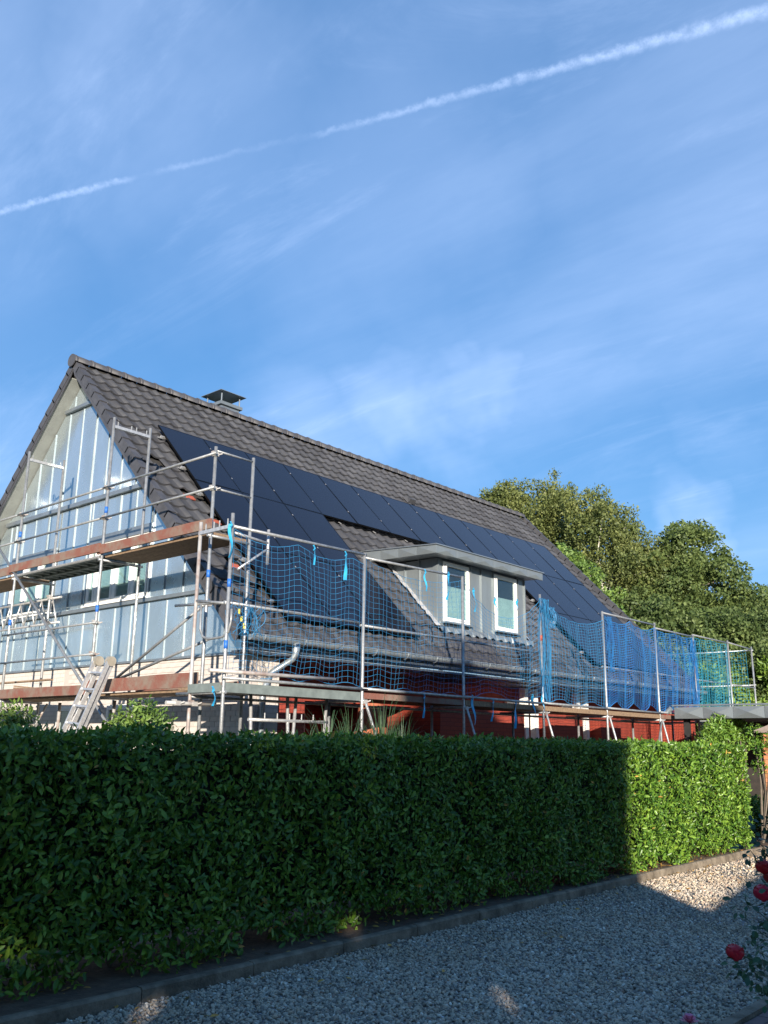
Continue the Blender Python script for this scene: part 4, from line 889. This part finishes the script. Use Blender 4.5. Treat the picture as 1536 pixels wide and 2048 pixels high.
# ------------------------------------------------------------------ hedge
HX0, HX1, HY0, HY1, HZ = 1.6, 16.35, 5.98, 7.05, 1.76
def hedge():
    h = empty('hedge', (9, 6.5, .075), 'long clipped laurel hedge with glossy dark leaves beside the gravel drive', 'hedge')
    MB().bx((HX0, HY0+.24, .30), (HX1-.12, HY1-.12, HZ-.13)).build('dark_core', M_hedgedark, h)  # near-black box blocks see-through, stands in for shade inside the hedge
    for k in range(26): x = HX0+.3+k*.57; MB().tube([(x, 6.45+random.uniform(-.15, .1), .06), (x+random.uniform(-.1, .1), 6.45, .5)], .02, 6).build('stem', M_bark, h)
    q = np.random.default_rng(3)
    def bumpf(a, b): return .05*np.sin(a*2.3+b*1.7)+.04*np.sin(a*5.1-b*3.3+1)+.025*np.sin(a*11+b*7)
    sets = []
    # front face
    n = 62000; x = HX0+(HX1-HX0)*q.random(n)**1.1; z = .09+(HZ-.09)*q.random(n)
    z = np.where((z < .22) & (np.sin(x*4.3)+.6*np.sin(x*9.1+1) < -.5), z+.14, z)
    dep = q.random(n)**1.4*.30; y = HY0+bumpf(x, z)+dep - .05*np.exp(-((z-.5)/.6)**2)
    P = np.stack([x, y, z], 1); Nn = np.tile([0, -1., .45], (n, 1))+q.normal(size=(n, 3))*.55; D = q.normal(size=(n, 3))*np.array([.8, .35, .8])+np.array([0, -.35, .25])
    sets.append((P, D, Nn))
    n = 24000; x = HX0+(HX1-HX0)*q.random(n); y = HY0+.02+(HY1-HY0)*q.random(n); z = HZ-.02+.55*bumpf(x, y)+.02*np.sin(x*17+y*9)+.03*(q.random(n) < .04)-q.random(n)**1.6*.15
    P = np.stack([x, y, z], 1); Nn = np.tile([0, -.35, 1.], (n, 1))+q.normal(size=(n, 3))*.5; D = q.normal(size=(n, 3))*np.array([.8, .8, .35])+np.array([0, -.1, .5]); sets.append((P, D, Nn))
    n = 4200; y = HY0+(HY1-HY0)*q.random(n); z = .12+(HZ-.12)*q.random(n); x = HX1+bumpf(y*2, z)-q.random(n)**1.6*.16; P = np.stack([x, y, z], 1); Nn = np.tile([1., -.1, .3], (n, 1))+q.normal(size=(n, 3))*.5; D = q.normal(size=(n, 3))*np.array([.4, .8, .8])+np.array([.3, 0, .2]); sets.append((P, D, Nn))
    P = np.concatenate([s[0] for s in sets]); D = np.concatenate([s[1] for s in sets]); Nn = np.concatenate([s[2] for s in sets]); n = len(P)
    Ls = .036+.050*q.random(n)**1.3; Ws = Ls*(.46+.14*q.random(n))
    # the 300 leaves that show largest are objects of their own
    C0 = np.array([0, 0, 1.7]); sz = Ls/np.linalg.norm(P-C0, axis=1); front = (np.arange(n) < 62000) & (P[:, 1] < HY0+.10) & (P[:, 0] > 3.0)
    idx = np.argsort(-np.where(front, sz, 0))[:300]; rest = np.ones(n, bool); rest[idx] = False
    paler = rest & (q.random(n) < np.where(P[:, 2] > HZ-.16, .30, .05))  # paler leaves, more of them near the top
    dead = rest & ~paler & (q.random(n) < .006)
    for nm, sel, m in (('foliage', rest & ~paler & ~dead, M_leaf), ('paler_foliage', paler, M_leafl), ('withered_leaves', dead, M_dry)):
        V, F = leaves(P[sel], D[sel], Nn[sel], Ls[sel], Ws[sel]); link(nm, fast_mesh(nm, V, F, m, True), h, kind='stuff')
    mb = MB(); mb.add(LEAF*np.array([.52, 1, 1]), [tuple(f) for f in LEAF_F3]+[tuple(f) for f in LEAF_F4]); lme = mb.mesh('leaf', M_leaf, True)
    for i in idx:
        d = unit(D[i]); r = unit(np.cross(d, Nn[i])); u = np.cross(r, d); l = Ls[i]*1.15
        link('leaf', lme, h, mw=Matrix(((r[0]*l, d[0]*l, u[0]*l, P[i, 0]), (r[1]*l, d[1]*l, u[1]*l, P[i, 1]), (r[2]*l, d[2]*l, u[2]*l, P[i, 2]), (0, 0, 0, 1))))
hedge()
# fallen leaves on drive and soil
def fallen():
    q = np.random.default_rng(11); n = 420; x = np.concatenate([3.2+13*q.random(n-260), 11+5*q.random(260)]); t = (x-2.94)*.021
    y = np.where(q.random(n) < .55, 5.59+t+.1+.35*q.random(n), 5.55+t-q.random(n)**2.2*1.0); z = np.where(y > 5.62+t, .085, .024)
    P = np.stack([x, y, z+.006*q.random(n)], 1); D = q.normal(size=(n, 3))*np.array([1, 1, .12]); Nn = np.tile([0, 0, 1.], (n, 1))+q.normal(size=(n, 3))*.25; Ls = .03+.04*q.random(n)
    V, F = leaves(P, D, Nn, Ls, Ls*.6); link('fallen_leaves', fast_mesh('fallen_leaves', V, F, M_dry), kind='stuff', label='dry yellow and brown leaves scattered along the kerb', cat='leaves')
fallen()

# ------------------------------------------------------------------ plants behind the hedge
def clumps(name, parent, centres, radii, per, lsize, m, seed, squash=(1, 1, 1), updown=0.):
    q = np.random.default_rng(seed); Ps = []
    for c, r in zip(centres, radii):
        k = int(per*r*r); d = unit(q.normal(size=(k, 3))); rad = r*(q.random(k)**.45)[:, None]; Ps.append(np.array(c)+d*rad*np.array(squash))
    P = np.concatenate(Ps); V, F = quads(P, lsize, seed+1, updown); return link(name, fast_mesh(name, V, F, m), parent, kind=None)
def shrub(name, base, centres, radii, per, ls, m, label, seed, cat='shrub', big=False, group=None):
    t = empty(name, base, label, cat, group); q = np.random.default_rng(seed)
    for c in centres[::max(1, len(centres)//6)]: MB().tube([base, (np.array(base)+np.array(c))/2+q.normal(size=3)*.06, c], [.025, .018, .008], 6).build('stem', M_bark, t)
    if big:
        Ps = []; Nn = []
        for c, r in zip(centres, radii):
            k = int(per*r*r); d = unit(q.normal(size=(k, 3))+np.array([-.2, -.2, .2])); Ps.append(np.array(c)+d*r*(q.random(k)**.35)[:, None]); Nn.append(d+q.normal(size=(k, 3))*.4+np.array([0, 0, .4]))
        P = np.concatenate(Ps); N_ = np.concatenate(Nn); D = q.normal(size=P.shape)+np.array([0, 0, .3]); Ls = ls*(.7+.6*q.random(len(P))); V, F = leaves(P, D, N_, Ls, Ls*.5)
        link('foliage', fast_mesh('foliage', V, F, m, True), t)
    else: clumps('foliage', t, centres, radii, per, ls, m, seed)
    return t
q = np.random.default_rng(5)
def at(px, py, y): return on(px, py, 'Y', y)
c_ = [at(x, y, 8.2) for x, y in ((1410, 1484), (1422, 1468), (1440, 1452), (1465, 1448), (1480, 1462), (1430, 1480), (1455, 1475), (1492, 1480))]
shrub('laurel_shrub', (c_[3][0], 8.2, .07), c_, [.22, .24, .28, .28, .24, .26, .28, .22], 6500, .085, M_leafl, 'loose bright green laurel rising behind the end of the hedge', 21, big=True)
c_ = [at(x, y, 8.6) for x, y in ((262, 1448), (285, 1436), (305, 1450), (320, 1456), (240, 1456))]
shrub('garden_shrub', (c_[1][0], 8.6, .07), c_, [.20, .22, .2, .18, .18], 6000, .06, M_bush, 'small leafy shrub before the white brick wall beside the ladder', 22, big=True)
c_ = [at(x, y, 9.2) for x, y in ((22, 1440), (40, 1450), (8, 1452))]
shrub('garden_shrub', (c_[0][0], 9.2, .07), c_, [.2, .2, .2], 5000, .06, M_bush, 'low leafy shrub at the foot of the gable scaffold beyond the ladder', 23, big=True)
c_ = [np.array(v) for v in ((17.48, 5.7, 2.15), (17.38, 5.9, 1.9), (17.33, 6.1, 1.75), (17.28, 5.5, 2.1), (17.38, 6.2, 2.0), (17.43, 6.15, 1.4))]
shrub('ivy', (17.38, 6.2, .07), c_, [.22, .2, .2, .18, .2, .18], 5000, .06, M_leaf, 'ivy hanging over the top of the orange brick pillar', 24, big=True)
c_ = [np.array([18.6+.35*(k % 4), 6.35+.3*(k//4), .45+.38*((k*5) % 5)]) for k in range(16)]
shrub('filler_shrub', (19.1, 6.8, .07), c_, [.34]*16, 2600, .08, M_leaf, 'evergreen shrub added to fill the shadowed gap between hedge end and brick pillar', 26, big=True)  # shrub added to stand in for a gap lying in shadow
c_ = []
for k in range(26): c_.append(at(q.uniform(1440, 1560), q.uniform(1335, 1412), 12.0+q.uniform(-.8, .8)))
c_ = [c for c in c_ if c[0] > 26.4] or c_
shrub('climbing_vine', (29.5, 11.6, 0), [np.array([29.3+q.uniform(-1.6, 4), 11.3+q.uniform(-1.2, 1.0), q.uniform(1.2, 4.3)]) for k in range(34)], [.45]*34, 1500, .16, M_lime, 'sunny lime green vine growing beyond the carport roof', 25, big=True)
def grass_clump(x, y, h, n, seed, label):
    q = np.random.default_rng(seed); mb = MB(); t = empty('ornamental_grass', (x, y, .07), label, 'grass plant', 'grass plants behind the hedge')
    for k in range(n):
        a = q.uniform(0, 6.28); sp = q.uniform(.25, 1.05); hh = h*q.uniform(.6, 1.02); w = .015; pts = []
        dr_ = np.array([math.cos(a), math.sin(a)]); pe = np.array([-dr_[1], dr_[0]])
        for j in range(7):
            v = j/6; r = sp*v**2.1; z = .07+hh*(v*1.32-.46*v**3.0*(.5+sp)); ww = w*(1-v*.85); c0 = np.array([x, y])+dr_*r+dr_*.06*math.sin(k)
            pts += [(*(c0-pe*ww), z), (*(c0+pe*ww), z)]
        mb.add(pts, [(2*j, 2*j+1, 2*j+3, 2*j+2) for j in range(6)])
    mb.build('blades', M_grassp, t)
for k, (px, h, lb) in enumerate(((655, 2.25, 0), (712, 2.2, 0), (765, 2.35, 0), (815, 2.2, 0), (610, 2.1, 0), (520, 2.0, 0))):
    P = at(px, 1460, 8.4 if k < 5 else 9.2); grass_clump(P[0], P[1]+.1*(k % 2), h, 380 if k < 4 else 110, 40+k, 'tall arching green grass plant under the eaves scaffold' )

# ------------------------------------------------------------------ trees
def tree(name, label, base, env, leaf_n, lsize, m, bark, seed, trunk_r=.14, nclump=70, crad=(.5, 1.0), droop=0., limbs=14, lean=(0, 0), squash=(1, 1, .85), group='trees beyond the house', gaps=()):
    q = np.random.default_rng(seed); base = np.array(base, float); t = empty(name, base, label, 'tree', group)
    cs = []; rs = []
    w = np.array([e[3]*e[4] for e in env]); w = w/w.sum()
    for k in range(nclump):
        e = env[q.choice(len(env), p=w)]; d = unit(q.normal(size=3)); rr = q.random()**.33
        c = np.array([e[0]+d[0]*e[3]*rr, e[1]+d[1]*e[3]*rr, e[2]+d[2]*e[4]*rr]); cs.append(c); rs.append(q.uniform(*crad))
    top = max(c[2] for c in cs); tops = base+np.array([lean[0], lean[1], top-base[2]])
    tr = MB(); tr.tube([base, base+(tops-base)*.35+q.normal(size=3)*.12, base+(tops-base)*.65+q.normal(size=3)*.18, tops-(0, 0, .4)], [trunk_r, trunk_r*.75, trunk_r*.45, trunk_r*.12], 8); tro = tr.build('trunk', bark, t, smooth=True)
    for k in range(limbs):
        c = cs[q.integers(len(cs))]; v = q.uniform(.25, .8); s0 = base+(tops-base)*v
        if c[2] < s0[2]-.5: s0 = base+(tops-base)*max(.12, v*.5)
        md = (s0+c)/2+np.array([0, 0, .35])+q.normal(size=3)*.15; r0 = trunk_r*.46*(1-v*.5)
        MB().tube([s0, md, c], [r0, r0*.6, r0*.2], 6).build('limb', bark, tro, smooth=True)
    rs = np.array(rs); tot = (rs**2).sum(); Ps = []
    for c, r in zip(cs, rs):
        k = int(leaf_n*r*r/tot); d = unit(q.normal(size=(k, 3))+np.array([0, 0, .25])); P = c+d*(r*q.random(k)**.5)[:, None]*np.array(squash)
        if droop:
            nd_ = int(k*.55); P[:nd_, :2] = c[:2]+(P[:nd_, :2]-c[:2])*1.0; strands = q.integers(0, max(3, k//26), nd_)
            sx = q.normal(size=(max(3, k//26), 2))*r*.55; P[:nd_, :2] = c[:2]+sx[strands]+q.normal(size=(nd_, 2))*.06; P[:nd_, 2] = c[2]+r*.4-q.random(nd_)*droop
        Ps.append(P)
    P = np.concatenate(Ps)
    for gu, gv, gr in gaps:
        u_ = (P[:, 0]-P[:, 1])/math.sqrt(2); v_ = P[:, 2]+math.tan(SUN_E)*(P[:, 0]+P[:, 1])/math.sqrt(2); P = P[(u_-gu)**2+((v_-gv)*1.0)**2 > gr*gr]
    V, F = quads(P, lsize, seed+9, droop*.6); link('crown', fast_mesh('crown', V, F, m), t)
    return t
def tp(px, py, dist):      # photo pixel at a chosen horizontal distance
    d = ray(px, py); return EYE + d*dist/math.hypot(d[0], d[1])
def env_from(pts, dist):   # (px, py, rpx, rzpx) -> ellipsoids
    out = []
    for px, py, rx, rz in pts:
        c = tp(px, py, dist); k = dist/FPX*1.02; out.append((c[0], c[1], c[2], rx*k, rz*k))
    return out
def foot(px, dist): c = tp(px, 1450, dist); return (c[0], c[1], 0)
D1, D2, D3 = 42, 40, 38
tree('birch_tree', 'slender birch with pale trunk standing right behind the roof end, leftmost of the row', foot(1010, D1), env_from([(985, 1000, 32, 42), (1020, 1010, 42, 55), (1040, 1060, 60, 80), (1060, 1130, 70, 90)], D1), 42000, .125, M_birch, M_birchb, 101, droop=1.0, nclump=131, crad=(.32, .72), limbs=14, trunk_r=.13)
tree('birch_tree', 'tallest birch in the row with white trunk showing through thin leaves', foot(1105, D1), env_from([(1110, 985, 32, 40), (1065, 1020, 40, 55), (1100, 1050, 65, 75), (1120, 1140, 80, 90), (1130, 1230, 80, 80)], D1), 48000, .125, M_birch, M_birchb, 102, droop=1.0, nclump=155, crad=(.32, .72), limbs=24, trunk_r=.16)
tree('birch_tree', 'birch with bowed white limbs beside the round broadleaf tree', foot(1205, D2), env_from([(1180, 1045, 60, 60), (1225, 1080, 65, 70), (1270, 1110, 55, 60), (1305, 1140, 50, 60), (1265, 1170, 85, 90), (1215, 1230, 80, 80)], D2), 62000, .125, M_birch, M_birchb, 103, droop=1.1, nclump=178, crad=(.32, .72), limbs=28, trunk_r=.15)
tree('broadleaf_tree', 'rounded dense broadleaf tree rising right of the birches', foot(1370, D2), env_from([(1375, 1110, 60, 55), (1330, 1150, 60, 60), (1415, 1180, 80, 75), (1350, 1220, 100, 90), (1420, 1290, 95, 90)], D2), 64000, .15, M_oak, M_bark, 104, nclump=210, crad=(.32, .8), limbs=14, trunk_r=.22)
tree('broadleaf_tree', 'dark broadleaf tree at the low end of the tree line', foot(1530, D2+3), env_from([(1520, 1262, 70, 60), (1570, 1265, 90, 70), (1500, 1330, 80, 75)], D2+3), 34000, .15, M_oak, M_bark, 105, nclump=120, crad=(.35, .8), limbs=8, trunk_r=.2)
tree('bushy_tree', 'bright green bushy tree close behind the far roof edge', foot(1170, D3-4), env_from([(1150, 1190, 55, 70), (1200, 1240, 60, 60), (1120, 1130, 35, 50), (1230, 1290, 70, 70)], D3-4), 34000, .13, M_bush, M_bark, 106, nclump=130, crad=(.3, .65), limbs=8)
tree('bushy_tree', 'wide green bushy tree behind the teal end net', foot(1320, D3-4), env_from([(1290, 1275, 75, 70), (1360, 1300, 80, 80), (1300, 1370, 100, 70)], D3-4), 36000, .14, M_oak, M_bark, 107, nclump=140, crad=(.3, .7), limbs=8)
tree('bushy_tree', 'leafy tree behind the lime green vine and carport', foot(1470, D3-3), env_from([(1440, 1290, 80, 80), (1510, 1320, 80, 75), (1450, 1380, 100, 60)], D3-3), 34000, .14, M_oak, M_bark, 108, nclump=130, crad=(.32, .72), limbs=8)
tree('birch_tree', 'tip of a tree just showing over the roof ridge', foot(884, 46), env_from([(884, 985, 18, 26), (890, 1060, 50, 60)], 46), 9000, .13, M_bush, M_birchb, 109, droop=.6, nclump=26, crad=(.4, .7), limbs=5)
# closed belt of wood behind them, no sky under the crowns
def wood():
    q = np.random.default_rng(77); Ps = []
    for k in range(260):
        px = q.uniform(1080, 1900); base = 1200+max(0, (1300-px))*.0; c = tp(px, q.uniform(max(1235, 1235), 1480), q.uniform(47, 54)); r = q.uniform(.9, 1.7); kk = int(170*r*r); d = unit(q.normal(size=(kk, 3))); Ps.append(c+d*(r*q.random(kk)**.5)[:, None])
    P = np.concatenate(Ps); V, F = quads(P, .30, 78); link('distant_wood', fast_mesh('distant_wood', V, F, M_oak), kind='stuff', label='dense green wood filling the gaps behind the tree row', cat='wood')
wood()

# ------------------------------------------------------------------ roses by the path
def rose_bush():
    t = empty('rose_bush', (6.4, 1.75, 0), 'rose bush with red blooms leaning over the edge of the gravel', 'rose bush'); q = np.random.default_rng(31)
    YB = 2.05; heads = [(1470, 1903, .040), (1527, 1732, .040), (1525, 1784, .044), (1545, 1752, .045)]; root = np.array([6.35, 1.7, 0]); LP = []; LD = []; LN = []
    def leafset(c, n, r, s):
        for k in range(n):
            d = unit(q.normal(size=3)); LP.append(c+d*r*q.random()); LD.append(d+np.array([0, 0, -.2])); LN.append(np.array([-.3, -.3, 1])+q.normal(size=3)*.4)
    for px, py, r in heads:
        c = on(px, py, 'Y', YB); MB().tube([root, (root+c)/2+np.array([0, -.05, .12]), c+np.array([.02, -.03, -.02])], [.009, .006, .004], 6).build('stem', M_stem, t)
        ro = MB(); na, nb = 20, 9; vs = []
        for b_ in range(nb+1):
            th_ = math.pi*(.04+.92*b_/nb)
            for a_ in range(na):
                ph_ = 2*math.pi*a_/na; rr = r*(1+.16*abs(math.sin(2.5*ph_+1.7*b_))-.10*math.cos(3*th_+2*ph_)); vs.append(c+np.array([rr*math.sin(th_)*math.cos(ph_), rr*math.sin(th_)*math.sin(ph_), rr*1.0*math.cos(th_)*(1 if b_ > 2 else .80)]))
        ro.add(vs, [(b_*na+a_, b_*na+(a_+1) % na, (b_+1)*na+(a_+1) % na, (b_+1)*na+a_) for b_ in range(nb) for a_ in range(na)]+[tuple(range(na-1, -1, -1)), tuple(nb*na+a_ for a_ in range(na))])
        for k in range(7):
            a = 6.28*k/7; dr_ = np.array([math.cos(a), math.sin(a), 0]); pe = np.array([-dr_[1], dr_[0], 0]); b0 = c+dr_*r*.7-np.array([0, 0, r*.45]); t1 = c+dr_*r*1.12+np.array([0, 0, r*(.30+.35*(k % 2))]); m1 = (b0+t1)/2+np.array([0, 0, -.1*r])
            ro.add([b0-pe*r*.3, b0+pe*r*.3, m1-pe*r*.55, m1+pe*r*.55, t1-pe*r*.35, t1+pe*r*.35], [(0, 1, 3, 2), (2, 3, 5, 4)])
        ro.build('bloom', M_rose, t, smooth=True); leafset(c+np.array([.05, -.06, -.06]), 16, .12, 1)
    for px, py in ((1500, 1925), (1525, 1690), (1500, 1700), (1530, 1650), (1530, 1840), (1515, 1860), (1535, 1880), (1490, 1800), (1520, 1905), (1535, 1960), (1530, 2000), (1505, 1665), (1540, 1720), (1555, 1800), (1555, 1900), (1560, 1690), (1575, 1750), (1580, 1850), (1480, 1930), (1512, 1945)):
        c = on(px, py, 'Y', YB+q.uniform(-.12, .08)); leafset(c, 15, .085, 1)
        MB().tube([root, (root+c)/2+np.array([0, -.03, .08]), c], [.006, .004, .002], 5).build('stem', M_stem, t)
    P = np.array(LP); Ls = .03+.022*q.random(len(P)); V, F = leaves(P, np.array(LD), np.array(LN), Ls, Ls*.85); link('foliage', fast_mesh('foliage', V, F, M_rosel, True), t)
    t2 = empty('pink_flower', (4.9, 2.1, 0), 'single pink bloom on a bare stem at the edge of the gravel', 'flower'); c = on(1379, 2046, 'Y', 2.15); ro = MB()
    for layer in range(3):
        for k in range(6):
            a = 6.28*k/6+layer*.5; dr_ = np.array([math.cos(a), math.sin(a), 0]); pe = np.array([-dr_[1], dr_[0], 0]); r = .035; rr = r*(.5+.3*layer)
            ro.add([c-pe*.006, c+pe*.006, c+dr_*rr-pe*.016+(0, 0, .012*(3-layer)), c+dr_*rr*1.25+(0, 0, .012*(3-layer)+.004), c+dr_*rr+pe*.016+(0, 0, .012*(3-layer))], [(0, 1, 4, 3, 2)])
    ro.build('bloom', M_pink, t2, smooth=True); MB().tube([(4.92, 2.05, 0), (4.9, 2.12, .2), c], [.006, .005, .003], 6).build('stem', M_stem, t2)
rose_bush()

# ------------------------------------------------------------------ behind the camera: what throws the foreground into shade
def ud(u, d, z=0.): return np.array([(u+d)/math.sqrt(2), (d-u)/math.sqrt(2), z])     # u across the sunlight, d along it
AU, AD = (1/math.sqrt(2), -1/math.sqrt(2), 0), (1/math.sqrt(2), 1/math.sqrt(2), 0); AZ_ = (0, 0, 1)
nh = empty('neighbour_house', ud(2.6, -10), 'brick neighbour house standing behind the photographer across the drive', 'house')
MB().box(ud(2.72, -11, 3.9), (2.86, 7, 7.8), (AU, AD, AZ_)).build('wall', M_nbrick, nh)
rfm = MB(); rfm.prism([ud(1.2, -7.2, 7.8), ud(4.25, -7.2, 7.8), ud(2.75, -7.2, 8.9)], ud(0, -7.6)); rfm.build('roof', M_tile, nh)
for z in (1.2, 4.2): MB().box(ud(2.4, -7.48, z+.6), (1.1, .06, 1.2), (AU, AD, AZ_)).build('window', M_white, nh); 
gd = empty('garden_shed', ud(5.8, -.2), 'unseen low brick shed behind the photographer, its sloping roof shaped to shade the drive', 'shed')
sp = [ud(4.24, .6, 0), ud(4.24, .6, 2.13), ud(6.5, .6, 2.87), ud(7.6, .6, 3.2), ud(9.6, .6, 2.5), ud(9.6, .6, 0)]  # outline shaped to cast the sharp shadow edge on the drive
MB().prism(sp, ud(0, -2.5)).build('wall', M_nbrick, gd)
MB().prism([ud(4.1, .75, 2.10), ud(6.5, .75, 2.90), ud(7.6, .75, 3.23), ud(9.9, .75, 2.5), ud(9.9, .75, 2.45), ud(7.6, .75, 3.17), ud(6.5, .75, 2.84), ud(4.1, .75, 2.04)], ud(0, -2.8)).build('roof', M_tile, gd)
def utree(u0, u1, d, z0, z1, seed, n, ncl, label):
    gaps = []
    for px, py, r in ((1010, 1995, .11), (1065, 2030, .14), (700, 1858, .13), (310, 2010, .10), (240, 2040, .08)):  # crown gaps cut along sun rays so light flecks land on the gravel
        g = on(px, py, 'Z', 0); gaps.append(((g[0]-g[1])/math.sqrt(2), math.tan(SUN_E)*(g[0]+g[1])/math.sqrt(2), r))
    e = []
    for k in range(5): u = u0+(u1-u0)*(k+.5)/5; c = ud(u, d, (z0+z1)/2); e.append((c[0], c[1], c[2], (u1-u0)/5*.9, (z1-z0)/2))
    b = ud((u0+u1)/2, d); tree('garden_tree', label, (b[0], b[1], 0), e, n, .22, M_oak, M_bark, seed, nclump=ncl, crad=(.5, .85), limbs=10, group='trees behind the photographer', gaps=gaps)
utree(-4.8, 2.1, -7.5, .9, 5.6, 203, 42000, 175, 'spreading garden tree behind the photographer that shades the hedge')
